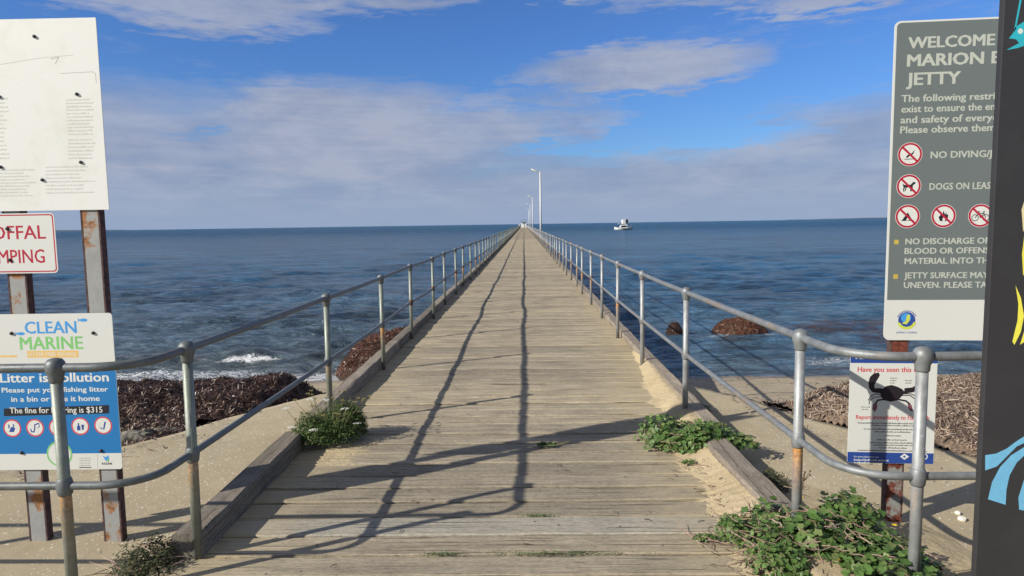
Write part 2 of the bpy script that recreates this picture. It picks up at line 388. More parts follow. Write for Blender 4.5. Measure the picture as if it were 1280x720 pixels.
def m_panel(name, col, wear=.25, wcol=(.5, .5, .44), rough=.45):
    m, t, b = mat(name, rough, 0, .4); oc = t.n.new('ShaderNodeTexCoord').outputs['Object']
    n = t.noise(oc, 4, 6, .7, .5); n2 = t.noise(t.mapping(oc, (1, 1, 3)), 30, 6, .75)
    c = t.mix(t.m('MULTIPLY', t.ramp(n, (.5, 0.0), (.72, 1.0)), wear), col, wcol)
    c = t.mix(t.m('MULTIPLY', t.ramp(n2, (.62, 0.0), (.72, 1.0)), wear*.9), c, tuple(q*.8 for q in wcol))
    t.set(b.inputs['Base Color'], c); t.set(b.inputs['Normal'], t.bump(n2, .06, .002)); return m
M['board_white'] = m_panel('faded_white_board', (.70, .71, .68), .5, (.56, .57, .47))
M['paint_white'] = m_panel('white_sign_face', (.62, .63, .60), .2, (.58, .58, .52))
M['print_blue'] = m_panel('blue_print', (.013, .165, .43), .2, (.04, .19, .38))
M['print_grey'] = m_panel('slate_grey_print', (.135, .160, .160), .35, (.16, .19, .18))
M['print_navy'] = m_panel('navy_print', (.02, .06, .27), .1, (.04, .1, .3))
def ink(name, col): M[name] = flat(name, col, .55, 0, .04, 40, 0)
for n_, c_ in (('ink_white', (.66, .67, .64)), ('ink_offwhite', (.46, .49, .43)), ('ink_black', (.015, .015, .02)), ('ink_red', (.40, .012, .04)), ('ink_redsoft', (.55, .06, .07)),
               ('ink_cyanblue', (.06, .30, .66)), ('ink_green', (.20, .52, .17)), ('ink_amber', (.72, .48, .16)), ('ink_faint', (.50, .50, .47)), ('ink_grey', (.3, .3, .3)),
               ('ink_mustard', (.52, .38, .08)), ('ink_darkblue', (.03, .07, .30)), ('ink_lime', (.55, .62, .08)), ('crab_dark', (.018, .012, .018)), ('crab_tip', (.20, .07, .09)),
               ('paint_sky', (.16, .44, .66)), ('paint_cyan', (.03, .42, .52)), ('paint_yellow', (.78, .72, .08)), ('paint_cream', (.7, .62, .35)), ('paint_navy', (.02, .02, .07))): ink(n_, c_)
M['bolt'] = flat('dark_bolt', (.06, .055, .06), .5, .6, .2, 60, .1)
M['totem'] = m_panel('charcoal_totem_paint', (.030, .029, .032), .3, (.055, .055, .058), .55)
M['white_paint'] = flat('white_paint', (.74, .74, .72), .45, 0, .05, 6, 0)
M['lamp_glass'] = flat('lamp_head_cream', (.72, .70, .55), .4, 0, .05, 6, 0)
M['pale_pole'] = flat('pale_galvanised_pole', (.55, .55, .54), .5, .2, .05, 3, 0)
M['hut'] = flat('pale_hut_cladding', (.66, .70, .67), .6, 0, .05, 2, 0)
M['hut_roof'] = flat('grey_green_roof', (.12, .17, .18), .5, 0, .1, 2, 0)
M['dark'] = flat('dark_fittings', (.03, .03, .035), .5, 0, .1, 5, 0)
M['far_land'] = flat('haze_tinted_land', (.07, .105, .13), .95, 0, .15, .002, 0)  # bluish distance haze mixed into the land's base colour

def m_island(name, cols, rough=.7, trans=0.0, spec=.25):
    """colour per loose piece"""
    m, t, b = mat(name, rough, 0, spec); g = t.n.new('ShaderNodeNewGeometry'); r = g.outputs['Random Per Island']
    oi = t.n.new('ShaderNodeObjectInfo').outputs['Random']
    rr = t.m('FRACT', t.m('ADD', r, oi))
    c = t.ramp(rr, *[(i/(len(cols)-1), q) for i, q in enumerate(cols)])
    n = t.noise(g.outputs['Position'], 60, 3, .6)
    c = t.mix(t.m('MULTIPLY', t.ramp(n, (.4, 0.0), (.65, 1.0)), .35), c, tuple(q*.6 for q in cols[0]))
    t.set(b.inputs['Base Color'], c)
    if trans:
        out = t.n['Material Output']; tr = t.node('ShaderNodeBsdfTranslucent', Color=c)
        mx = t.node('ShaderNodeMixShader', Fac=trans); t.l.new(b.outputs[0], mx.inputs[1]); t.l.new(tr.outputs[0], mx.inputs[2]); t.l.new(mx.outputs[0], out.inputs[0])
    return m
M['leaf'] = m_island('lobed_leaves', [(.045, .100, .022), (.09, .18, .038), (.145, .235, .065), (.06, .125, .028), (.20, .27, .09), (.12, .13, .05)], .5, .22, .4)
M['leaf_dark'] = m_island('dull_small_leaves', [(.02, .03, .014), (.045, .06, .022), (.10, .10, .045), (.035, .04, .018)], .65, .15)
M['leaf_fine'] = m_island('feathery_leaves', [(.035, .075, .02), (.07, .13, .035), (.14, .18, .06), (.05, .10, .025)], .6, .2)
M['stem'] = m_island('dry_stems', [(.20, .12, .10), (.34, .24, .18), (.26, .15, .13), (.42, .34, .26)], .8)
M['stem_green'] = m_island('green_stems', [(.10, .13, .05), (.22, .21, .09), (.16, .15, .07)], .7)
M['petal_white'] = m_island('white_flower_heads', [(.70, .70, .62), (.80, .80, .76), (.6, .6, .5)], .7, .15)
M['petal_yellow'] = m_island('yellow_petals', [(.75, .50, .02), (.80, .60, .04)], .6, .15)
M['seed'] = m_island('seed_heads', [(.25, .22, .09), (.35, .30, .14), (.16, .14, .06)], .8)
M['weed_dry'] = m_island('dry_seagrass', [(.12, .08, .055), (.30, .21, .15), (.42, .33, .25), (.21, .135, .10), (.54, .45, .36), (.16, .10, .07)], .75, 0, .3)
M['weed_wet'] = m_island('wet_brown_seagrass', [(.022, .009, .006), (.060, .024, .014), (.082, .036, .022), (.032, .015, .010), (.12, .062, .040)], .42, 0, .5)
M['weed_red'] = m_island('red_brown_seagrass', [(.035, .014, .009), (.10, .036, .018), (.18, .068, .032), (.06, .022, .012), (.27, .13, .07)], .4, 0, .5)
M['weed_core'] = flat('packed_seagrass', (.034, .020, .015), .8, 0, .45, 4, .8)
M['weed_core_dry'] = flat('packed_dry_seagrass', (.18, .13, .095), .9, 0, .4, 40, .9)
M['stump'] = flat('barnacled_stone', (.17, .155, .13), .9, 0, .45, 22, .9)
M['twig'] = m_island('twig_litter', [(.05, .035, .025), (.14, .09, .06), (.10, .06, .045)], .85)
M['shell'] = flat('white_stone', (.72, .68, .58), .6, 0, .1, 30, .1)

def m_sea():
    m, t, b = mat('sea_water', .09, 0, .5); b.inputs['IOR'].default_value = 1.33; b.inputs['Specular IOR Level'].default_value = .25
    pos = t.n.new('ShaderNodeNewGeometry').outputs['Position']
    at = lambda n: t.node('ShaderNodeAttribute', {'attribute_name': n}).outputs['Fac']
    sp = t.node('ShaderNodeSeparateXYZ', Vector=pos)
    shal, weed, foam = at('shallow'), at('weed'), at('foam')
    big = t.noise(t.mapping(pos, (.012, .05, 1)), 1.0, 5, .6)
    c = t.mix(t.ramp(big, (.35, 0.0), (.68, 1.0)), (.007, .056, .118), (.014, .080, .150))
    mot = t.noise(t.mapping(pos, (1.0, 2.2, 1)), 1.6, 9, .72, .3); mot2 = t.noise(t.mapping(pos, (.25, .9, 1)), .6, 9, .78, .2)
    c = t.mix(shal, c, (.092, .108, .110))
    mm = t.ramp(t.m('ADD', t.m('MULTIPLY', mot, .5), t.m('MULTIPLY', mot2, .5)), (.41, .28), (.50, 1.0), (.59, 2.2))  # light and dark of fine ripples painted into the water colour
    c = t.mix(1.0, c, mm, 'MULTIPLY')
    wn = t.noise(t.mapping(pos, (1, 1.6, 1)), 2.2, 5, .65, .8)
    c = t.mix(t.ramp(t.m('ADD', wn, t.m('MULTIPLY', t.m('SUBTRACT', weed, 1.0), .5)), (.40, 0.0), (.56, 1.0)), c, (.055, .030, .020))
    f1 = t.noise(t.mapping(pos, (1.0, 1.7, 1)), 3.6, 7, .72, 1.8); f2 = t.noise(pos, 22, 4, .7)
    rid = t.m('ABSOLUTE', t.m('SUBTRACT', f1, .5))
    lace = t.ramp(rid, (0.0, 1.0), (.05, .35), (.10, 0.0))
    sp_far = t.node('ShaderNodeMapRange', _0=sp.outputs[1], _1=20.0, _2=300.0, _3=0.0, _4=1.0).outputs[0]
    fm = t.m('MULTIPLY', t.ramp(t.m('ADD', t.m('MULTIPLY', lace, .55), t.m('ADD', t.m('MULTIPLY', foam, 1.35), t.m('MULTIPLY', f2, .35))), (.98, 0.0), (1.35, 1.0)), 1.0)
    c = t.mix(fm, c, (.78, .80, .82))
    t.set(b.inputs['Base Color'], c); t.set(b.inputs['Roughness'], t.m('ADD', t.m('ADD', .10, t.m('MULTIPLY', fm, .7)), t.m('MULTIPLY', sp_far, .22)))
    b1 = t.noise(t.mapping(pos, (1, 2.0, 1)), 4.2, 5, .65, .5); b2 = t.noise(t.mapping(pos, (1.0, 1.9, 1)), 1.6, 6, .68, .4); b3 = t.noise(t.mapping(pos, (.2, .55, 1)), .30, 7, .68)
    farness = t.node('ShaderNodeMapRange', _0=sp.outputs[1], _1=20.0, _2=120.0, _3=0.0, _4=1.0).outputs[0]
    h = t.m('ADD', t.m('MULTIPLY', b1, .11), t.m('ADD', t.m('MULTIPLY', b2, t.m('ADD', .20, t.m('MULTIPLY', farness, .85))), t.m('MULTIPLY', b3, t.m('MULTIPLY', farness, 1.1))))
    h = t.m('ADD', h, t.m('MULTIPLY', t.m('MULTIPLY', fm, f2), .06))
    t.set(b.inputs['Normal'], t.bump(h, 1.0, 1.0))
    return m
M['sea'] = m_sea()

# ------------------------------------------------------------------ the setting
SEA = -1.0
def build_sea():
    ys = [8.2]
    while ys[-1] < 420: y = ys[-1]; ys.append(y+min(.028+.00024*y*y, .05*y))
    while ys[-1] < 30000: ys.append(ys[-1]*1.12)
    ys = np.array(ys); us = np.linspace(-1.25, 1.25, 620)
    U, Y = np.meshgrid(us, ys); X = U*(Y+2)
    Z = np.full_like(X, 0.0); r = np.random.default_rng(3)
    dyl = np.maximum(.00024*Y*Y+.028, .0042*Y)
    for i in range(70):
        lam = .35*(14/.35)**(i/69); th = r.normal(-math.pi/2+.12, .55); k = 2*math.pi/lam
        A = (.0125 if lam < 1.6 else .0075)*lam**.95 if lam < 4 else .0035*4**.95*(lam/4)**.1
        ph = k*(X*math.cos(th)+Y*math.sin(th))+r.random()*6.28+1.3*fbm(X/lam/5, Y/lam/5, 50+i, 1)
        att = np.clip(lam/(3.0*dyl)-1, 0, 1)
        Z += A*att*(np.sin(ph)+.25*np.sin(2*ph+.6))*(1-.85*sstep(60, 20, Y)*(0 if lam < 1.5 else .3))
    Z *= .70+.5*fbm(X/7, Y/11, 9, 2)
    near = sstep(9.5, 14, Y)
    Z *= .35+.65*near
    # the small wave breaking on the left and the swash behind it
    bx = (X+5.40)/.72
    crest = 13.1+.10*fbm(X*.7, X*0, 5, 2)+.04*(X+5)
    br = np.exp(-np.clip(bx, -9, 9)**4)
    swl = np.exp(-((Y-crest-.18)/.34)**2)*np.exp(-((X+4.9)/2.4)**4)
    Z += .26*swl*(.75+.25*fbm(X*2, Y*2, 6, 2))
    foam = np.exp(-((Y-crest+.10)/(.10+.07*sstep(-1, .2, -bx)))**2)*br*(.62+.5*fbm(X*5, Y*5, 33, 3))
    foam += .60*sstep(12.7, 11.9, Y)*sstep(9.2, 9.7, Y)*sstep(-1.5, -2.3, X)*sstep(-13, -9, X)*(.68+.36*fbm(X*.8, Y*1.2, 8, 2))
    foam += .42*np.exp(-((Y-15.4-.3*fbm(X, Y, 2, 2))/.30)**2)*np.exp(-((X-5.1)/1.2)**4)
    foam += .38*np.exp(-((Y-12.4-.35*fbm(X*.9, Y*0, 12, 2))/.55)**2)*sstep(4.4, 5.4, X)*sstep(8.5, 7, X)
    foam += .45*np.exp(-((Y-11.2-.25*fbm(X*.9, Y*0, 13, 2))/.25)**2)*sstep(2.0, 3.0, X)
    foam += .3*np.exp(-((Y-13.6)/.25)**2)*np.exp(-((X+8.4)/1.2)**2)
    Z += foam*.05*fbm(X*9, Y*9, 14, 3)
    shallow = .62*sstep(46, 13, Y+3*fbm(X/6, Y/6, 4, 2))+.38*sstep(16, 10, Y); shallow *= np.where(X > 1.5, .62, 1.0)
    weed = .85*sstep(19.5, 15.5, Y)*sstep(1.5, 3.0, X)*sstep(9.4, 10.6, Y)+.75*np.exp(-((Y-13.3)/.7)**2)*(X < 0)+.9*np.exp(-((Y-16.5)/1.6)**2)*sstep(5.5, 8, X)
    weed = np.clip(weed*(.72+.5*fbm(X/1.6, Y/1.1, 21, 3)), 0, 1)
    me = gridmesh('sea', X, Y, Z+SEA, M['sea'])
    for n, a in (('shallow', shallow), ('weed', weed), ('foam', np.clip(foam, 0, 1))):
        me.attributes.new(n, 'FLOAT', 'POINT').data.foreach_set('value', a.astype(np.float32).ravel())
    add('sea', me, kind='structure')
build_sea()

# apron edge: where the concrete stops above the beach
AP = -.065
edgeL = [ground(x, y, AP) for x, y in ((455, 484), (400, 492), (365, 501), (330, 511), (285, 522), (225, 541), (152, 559), (60, 583))]
edgeR = [ground(x, y, AP) for x, y in ((862, 482), (897, 489), (935, 497), (975, 512), (1060, 534), (1165, 557), (1222, 570), (1300, 588))]
el_ = edgeL[-1]; er_ = edgeR[-1]
edgeL += [Vector((el_.x-3, el_.y-.9, AP)), Vector((el_.x-12, el_.y-3, AP)), Vector((-70, -6, AP))]
edgeR += [Vector((er_.x+3, er_.y-.8, AP)), Vector((er_.x+12, er_.y-2.5, AP)), Vector((70, -6, AP))]
edge = [tuple(p)[:2] for p in edgeL[::-1]]+[tuple(p)[:2] for p in edgeR]
EX = np.array([p[0] for p in edge]); EY = np.array([p[1] for p in edge])
def build_ground():
    # concrete apron with a chipped lip, one slab
    xs = np.unique(np.concatenate([np.linspace(-70, -8, 30), np.linspace(-8, 8, 330), np.linspace(8, 70, 30)]))
    ey = np.interp(xs, EX, EY)+.012*fbm(xs*6, xs*0, 3, 4)
    rows = []
    T = np.concatenate([np.linspace(0, .9, 40), np.linspace(.905, 1, 14)])
    Xg = np.repeat(xs[None], len(T)+3, 0); Yg = np.zeros_like(Xg); Zg = np.zeros_like(Xg)
    for i, q in enumerate(T):
        Yg[i] = -14+(ey+14)*q; Zg[i] = AP+.010*fbm(Xg[i]*1.5, Yg[i]*1.5, 4, 3)
    lip = .012*np.abs(fbm(xs*9, xs*0+2, 8, 3))
    Zg[len(T)-1] -= lip
    for j, (dy, dz) in enumerate(((.025, -.03), (.03, -.30), (.03, -.9))):
        Yg[len(T)+j] = ey+dy; Zg[len(T)+j] = AP+dz
    add('concrete_apron', gridmesh('apron', Xg, Yg, Zg, M['concrete']), kind='structure')
    # beach running down under the water
    xs = np.concatenate([np.linspace(-80, -9, 40), np.linspace(-8.8, 8.8, 220), np.linspace(9, 80, 40)]); ysb = np.concatenate([np.linspace(3, 16, 160), np.linspace(17, 60, 20)])
    X, Y = np.meshgrid(xs, ysb)
    Z = beach_z(X, Y)+.02*fbm(X*2, Y*2, 31, 4)
    add('beach', gridmesh('beach', X, Y, Z, M['beach']), kind='structure')
def beach_z(X, Y):
    return np.interp(Y, [3, 6, 7.5, 11.3, 14, 60], [-.22, -.27, -.42, -1.0, -1.35, -6])+0*X
build_ground()
def land(name, az0, az1, dist, h, label):
    n = 60; a = np.linspace(az0, az1, n); prof = h*(np.sin(np.linspace(0, math.pi, n))**.5)*(.6+.4*fbm(np.linspace(0, 7, n), np.zeros(n), 5, 3))
    X = np.stack([np.tan(a)*dist*.97, np.tan(a)*dist, np.tan(a)*dist*1.1]); Y = np.stack([np.full(n, dist*.97), np.full(n, dist), np.full(n, dist*1.1)])
    Z = np.stack([np.full(n, SEA-4), SEA+prof, np.full(n, SEA-4)])
    add(name, gridmesh(name, X, Y, Z, M['far_land']), kind='structure', label=label)
land('headland', -.75, -.528, 7000, 26, 'low dark headland on the left horizon')
land('far_coast', .36, .62, 15000, 40, 'faint strip of far coast on the right horizon')

# ------------------------------------------------------------------ seagrass
RIB_V = [(-.5, -.09, 0), (-.5, .09, 0), (-.05, -.1, .12), (-.05, .1, .12), (.5, -.05, 0), (.5, .05, 0)]
RIB_F = [(0, 2, 3, 1), (2, 4, 5, 3)]
def weed_bank(name, X, Y, H, keep, corem, weedm, n, label, cat, size=(.05, .11), spread=.55, group=None, dens=None, base=None):
    """a heap of seagrass: packed core with loose ribbons lying over it"""
    root = thing(name, (float(X[keep].mean()), float(Y[keep].mean()), float(H[keep].min())), label, cat, group)
    o = np.array(root.location)
    core = add('packed_weed', gridmesh('packed_weed', X-o[0], Y-o[1], H-o[2], corem, keep=keep), root, kind='stuff')
    idx = np.argwhere(keep[:-1, :-1]); sel = idx[rng.integers(0, len(idx), n)]
    if dens is not None:
        w = dens[sel[:, 0], sel[:, 1]]; sel = sel[rng.random(n) < w]
    n = len(sel); i, j = sel[:, 0], sel[:, 1]; a, b = rng.random(n), rng.random(n)
    def lerp(A): return (A[i, j]*(1-a)*(1-b)+A[i, j+1]*a*(1-b)+A[i+1, j]*(1-a)*b+A[i+1, j+1]*a*b)
    P = np.stack([lerp(X), lerp(Y), lerp(H)+rng.random(n)*.022], -1)
    gx = (H[i, j+1]-H[i, j])/np.maximum(X[i, j+1]-X[i, j], 1e-4); gy = (H[i+1, j]-H[i, j])/np.maximum(Y[i+1, j]-Y[i, j], 1e-4)
    up = np.stack([-gx, -gy, np.ones(n)], -1); up /= np.linalg.norm(up, axis=1)[:, None]
    L = rng.uniform(*size, n); longer = rng.random(n) < .35
    L = np.where(longer, L*rng.uniform(1.6, 3.2, n), L); cl = 1+.5*vnoise(P[:, 0]*2.3, P[:, 1]*2.3, 19); L = L*cl
    size3 = np.stack([L, np.where(longer, .010*rng.uniform(.8, 2, n)/.18*.5, L*rng.uniform(.4, 1.1, n)), L*np.where(longer, .5, 1)], -1)
    if isinstance(weedm, tuple):
        zone = weedm[2](P[:, 0], P[:, 1]); k = rng.random(n) < zone
        for nm, mm, q in (('loose_weed', weedm[0], ~k), ('dry_weed', weedm[1], k)):
            if q.any(): add(nm, scatter(nm, RIB_V, RIB_F, P[q]-o, rotmats(q.sum(), up[q], spread), size3[q], mm), root, kind='stuff')
    else:
        add('loose_weed', scatter('loose_weed', RIB_V, RIB_F, P-o, rotmats(n, up, spread), size3, weedm), root, kind='stuff')
    return root
def bank_left():
    X, Y = np.meshgrid(np.linspace(-9.5, -1.7, 300), np.linspace(4.0, 10.6, 260))
    e = np.interp(X, EX, EY); far = 9.05+.06*np.clip(-4-X, 0, 9)+.16*fbm(X*.8, X*0, 41, 3)
    far = np.where(X > -3.4, far-(X+3.4)*.9, far)
    t = np.clip((Y-e)/(far-e), 0, 1.2)
    prof = (.035+.20*sstep(.12, .62, t)*sstep(1.08, .84, t))*sstep(-2.3, -2.9, X)
    prof *= np.where(t > 1.05, 0, 1); lump = fbm(X*1.3, Y*1.3, 42, 4)
    Hh = beach_z(X, Y)+prof*(1+.55*lump)+.045*fbm(X*6, Y*6, 43, 3)+.02*fbm(X*16, Y*16, 47, 2)
    Hh = np.where(prof < .02, beach_z(X, Y)-.2, Hh)
    gapn = fbm(X*.9+4, Y*2.2, 44, 3)
    keep = (X < -2.35) & (prof > .03) & (Y > e+.06) & (t < 1.07) & ~((t < .30) & (gapn > -.02))
    zone = lambda x, y: np.clip(sstep(.50, .22, (y-np.interp(x, EX, EY))/4.2)*sstep(-2.6, -4.2, x)*.95+.05, 0, 1)
    weed_bank('seagrass_bank', X, Y, Hh, keep, M['weed_core'], (M['weed_wet'], M['weed_dry'], zone), 230000,
              'long dark brown bank of washed up seagrass on the beach left of the jetty', 'seagrass', (.012, .034), .5)
bank_left()
def bank_right():
    X, Y = np.meshgrid(np.linspace(1.7, 11, 300), np.linspace(3.4, 9.4, 240))
    e = np.interp(X, EX, EY); far = 6.7+2.3*sstep(2.4, 4.9, X)+.22*fbm(X*.9, X*0, 51, 3)-.25*sstep(6, 11, X)
    near = e-.10-.10*fbm(X*2.2, X*0+3, 55, 3)*1.0+.12*sstep(5, 2.6, X)
    t = (Y-near)/(far-near)
    left = sstep(2.0, 2.9, X)
    prof = (.22*sstep(-.02, .35, t)*sstep(1.05, .72, t)+.06*sstep(-.01, .05, t)*sstep(1.06, 1.0, t))*left
    base = np.where(Y < e+.02, AP, np.minimum(AP, beach_z(X, Y)+.10*sstep(8, 6, Y)))
    ease = sstep(0, .9, Y-e); base = AP*(1-ease)+beach_z(X, Y)*ease; base = np.where(Y < e, AP, base)
    Hh = base+prof*(1+.4*fbm(X*1.2, Y*1.2, 52, 3))+.03*fbm(X*7, Y*7, 53, 3)+.015*fbm(X*20, Y*20, 54, 2)-.012
    keep = (t > 0) & (t < 1.05) & (left > .02) & (prof+.04*fbm(X*4, Y*4, 56, 3) > .035)
    weed_bank('seagrass_bank', X, Y, Hh, keep, M['weed_core_dry'], (M['weed_dry'], M['weed_wet'], lambda x, y: np.clip(.10+.35*sstep(.5, .8, (y-5.5)/4), 0, 1)), 210000,
              'broad heap of dry pale brown seagrass behind the crab poster right of the jetty', 'seagrass', (.014, .042), .45)
bank_right()
def weed_mound(cx, cy, rx, ry, top, m, n, label, seed, size=(.022, .06)):
    X, Y = np.meshgrid(np.linspace(cx-rx*1.2, cx+rx*1.2, 70), np.linspace(cy-ry*1.2, cy+ry*1.2, 70))
    q = ((X-cx)/rx)**2+((Y-cy)/ry)**2+.25*fbm(X*1.6, Y*1.6, seed, 3)
    H = SEA-.15+(top-SEA+.15)*np.clip(1-q, 0, 1)**.55+.05*fbm(X*5, Y*5, seed+1, 3)
    weed_bank('seagrass_mound', X, Y, H, q < .99, M['weed_core'], m, n, label, 'seagrass', size, .55)
weed_mound(-2.35, 12.8, 1.15, 1.95, -.42, M['weed_red'], 22000, 'red brown heap of seagrass against the left side of the jetty', 61)
weed_mound(5.03, 15.9, .64, .6, -.66, M['weed_red'], 9000, 'rounded dark red clump of seagrass in the shallows right of the jetty', 63)
weed_mound(3.5, 15.9, .20, .25, -.80, M['weed_wet'], 1500, 'small pointed clump of seagrass poking from the water close to the right railing', 65)
weed_mound(9.6, 15.2, .7, .6, -.80, M['weed_wet'], 2500, 'low wet clump of seagrass at the water edge beside the grey jetty notice', 67)

def stray_weed(name, n, xr, yr, m, label, zf, size=(.015, .06)):
    """scraps of seagrass lying loose beyond the heaps, thinning outwards"""
    r = np.random.default_rng(77+n); X = r.uniform(*xr, n*3); e = np.interp(X, EX, EY); Y = e+r.normal(0, .35, n*3)*(.6+r.random(n*3))+yr
    k = (vnoise(X*2.1, Y*2.1, 5)+.5*vnoise(X*7, Y*7, 6)) > -.05; X, Y = X[k][:n], Y[k][:n]; e = np.interp(X, EX, EY)
    Z = np.where(Y < e+.01, AP+.012, beach_z(X, Y)+.03); P = np.stack([X, Y, Z], -1); L = r.uniform(*size, len(X))
    add(name, scatter(name, RIB_V, RIB_F, P, rotmats(len(X), np.tile((0, 0, 1.), (len(X), 1)), .22, r), np.stack([L, L*.8, L*.6], -1), m), kind='stuff', label=label, cat='seagrass')
stray_weed('seagrass_scraps', 2600, (1.9, 6.5), -.10, M['weed_dry'], 'loose scraps of dry seagrass strewn along the right concrete edge', None)
stray_weed('seagrass_scraps', 1500, (-7.0, -2.4), .22, M['weed_wet'], 'loose dark scraps of seagrass along the left concrete edge', None)
def sand_scraps():
    r = np.random.default_rng(9); n = 1600; Y = r.uniform(7.2, 11.4, n); X = r.uniform(1.7, 6, n); k = vnoise(X*1.5, Y*3, 8)+.6*vnoise(X*5, Y*9, 9) > .25; X, Y = X[k], Y[k]
    P = np.stack([X, Y, beach_z(X, Y)+.035], -1); L = r.uniform(.02, .08, len(X))
    add('seagrass_scraps', scatter('seagrass_scraps', RIB_V, RIB_F, P, rotmats(len(X), np.tile((0, 0, 1.), (len(X), 1)), .2, r), np.stack([L, L*.8, L*.6], -1), M['weed_wet']), kind='stuff', label='thin tide line of dark seagrass bits on the damp sand right of the jetty', cat='seagrass')
sand_scraps()
def stones():
    for k, (px, py, w, h, lab) in enumerate(((160, 548, .17, .24, 'squat grey stone block at the apron edge nearest the litter sign'),
                                            (196, 540, .13, .2, 'rough grey stone block at the apron edge nearest the left corner post'))):
        p = ground(px, py, -.18); p.y += .12
        bm = bmesh.new(); bmesh.ops.create_icosphere(bm, subdivisions=4, radius=1)
        for v in bm.verts:
            c = v.co; s = 1/max(abs(c.x), abs(c.y), abs(c.z))**.6
            n = float(fbm(np.array([c.x*3+k*9]), np.array([c.y*3+c.z*4]), 71, 4)[0]); v.co = c*s*(1+.22*n)
            v.co.x *= w; v.co.y *= w*.7; v.co.z *= h*.62
        me = bpy.data.meshes.new('stone_block'); bm.to_mesh(me); bm.free(); me.materials.append(M['stump'])
        add('stone_block', me, None, (p.x, p.y, -.30), label=lab, cat='stone')
stones()

# ------------------------------------------------------------------ jetty deck
LX, RX = -1.60, 1.305
JEND = 300.0
jetty = thing('jetty', (0, 2.0, 0), 'long straight timber jetty of grey weathered planks running out to sea', 'jetty')
def plank_mesh(w, seed, segs=9, x0=-1.78, x1=1.47):
    r = random.Random(seed); v = []; f = []
    for i in range(segs+1):
        x = x0+(x1-x0)*i/segs
        a = -w/2+r.uniform(0, .006); b = w/2-r.uniform(0, .006); z = r.uniform(-.002, .002); c = .004
        v += [(x, a, -.048), (x, a, z-.007), (x, a+.007, z), (x, b-.007, z-c*r.random()), (x, b, z-.009), (x, b, -.048)]
    for i in range(segs):
        for k in range(5):
            f.append((i*6+k, (i+1)*6+k, (i+1)*6+k+1, i*6+k+1))
    f += [tuple(range(6)), tuple(segs*6+k for k in reversed(range(6)))]
    me = mesh('plank', v, f, M['plank']); return me
near_widths = [.262, .250, .245, .247, .250, .262, .235, .232, .250, .275, .262, .24]
def build_deck():
    y = 1.72; i = 0; cache = {}
    # plank joints surveyed near the camera, then an even run
    bounds = [1.72, 1.93, 2.14, 2.35, 2.56, 2.77, 2.975, 3.174, 3.38, 3.609, 3.81, 4.02, 4.236, 4.47, 4.681, 4.885, 5.097, 5.36, 5.567, 5.789, 5.988, 6.202, 6.478, 6.744, 6.96, 7.186]
    r = random.Random(5)
    while len(bounds) < 301: bounds.append(bounds[-1]+r.choice((.215, .225, .23, .235, .24, .25)))
    for j in range(300):
        w = bounds[j+1]-bounds[j]-r.choice((.007, .010, .013, .018)); key = (round(w, 3), j % 4 if j > 30 else j)
        if key not in cache: cache[key] = plank_mesh(w, hash(key) % 1000+j, 12 if j < 40 else 6)
        me = cache[key]
        grey = (j == 8)
        if grey: me = me.copy(); me.materials[0] = M['plank_grey']
        o = add('plank', me, jetty, (r.uniform(-.012, .012), (bounds[j]+bounds[j+1])/2-2.0, r.uniform(-.006, .003)))
        o.rotation_euler = (r.uniform(-.008, .008), r.uniform(-.0015, .0015), r.uniform(-.0015, .0015))
        if grey: o['label'] = 'smooth pale grey replacement plank'; o.rotation_euler = (0, 0, 0); o.location.z = .002
    # the far planks, too small to pick apart
    mb = MB(); y = bounds[300]
    while y < JEND:
        w = r.choice((.22, .23, .24)); z = r.uniform(-.006, .003); mb.box(-1.77, 1.47, y-2, y+w-.010-2, -.048, z); y += w
    mb.build('far_planks', M['plank'], jetty, kind='stuff')
    # long bearers, crossheads and piles under the deck
    for x in (-1.35, 0, 1.25):
        MB().box(x-.09, x+.09, 6.6-2, JEND-2, -.36, -.055).build('bearer', M['pile'], jetty)
    cross = mesh('crosshead', *(lambda q: (q.v, q.f))(MB().box(-1.7, 1.55, -.12, .12, -.62, -.365)), M['pile'])
    pile = mesh('pile', *(lambda q: (q.v, q.f))(MB().lathe([(.17, -5), (.16, -.625)], 10)), M['pile'])
    for k in range(40):
        yy = 8.5+k*7.4
        if yy > JEND: break
        add('crosshead', cross, jetty, (0, yy-2, 0))
        for x in (-1.45, 1.3): add('pile', pile, jetty, (x, yy-2, 0))
build_deck()
def kerb_piece(x0, x1, y0, y1, z1, m, seed, skew=0.0, z0=.0005, label=None):
    r = random.Random(seed); n = max(2, int((y1-y0)/.18)) if y1 < 14 else max(2, int((y1-y0)/2)); v = []; f = []
    for i in range(n+1):
        y = y0+(y1-y0)*i/n; s = skew*(1-i/n); q = .005
        c = .011
        v += [(x0+s, y, z0), (x0+s+r.uniform(-q, q), y, z1-c), (x0+s+c+r.uniform(-q, q), y, z1+r.uniform(-q, q)*.6), (x1+s-c+r.uniform(-q, q), y, z1+r.uniform(-q, q)*.6), (x1+s+r.uniform(-q, q), y, z1-c), (x1+s, y, z0)]
    for i in range(n):
        for k in range(5): f.append((i*6+k, i*6+k+1, (i+1)*6+k+1, (i+1)*6+k))
    f += [tuple(range(6)), tuple(n*6+k for k in reversed(range(6)))]
    cx, cy = (x0+x1)/2, y0
    me = mesh('kerb_timber', [(a-cx, b-cy, c_) for a, b, c_ in v], [tuple(reversed(q)) for q in f], m)
    add('kerb_timber', me, jetty, (cx, cy-2, 0), label=label)
kerb_piece(-1.77, -1.625, 3.16, 4.82, .12, M['kerb_dark'], 1, .03, -.06)
y = 5.30
for k in range(18):
    L = (3.4, 4.0, 4.4, 3.8)[k % 4] if k < 17 else JEND-y
    kerb_piece(-1.765, -1.637, y, y+L-.012, .12+random.uniform(-.006, .01), M['kerb_dark'] if k % 2 else M['kerb'], 20+k, 0); y += L
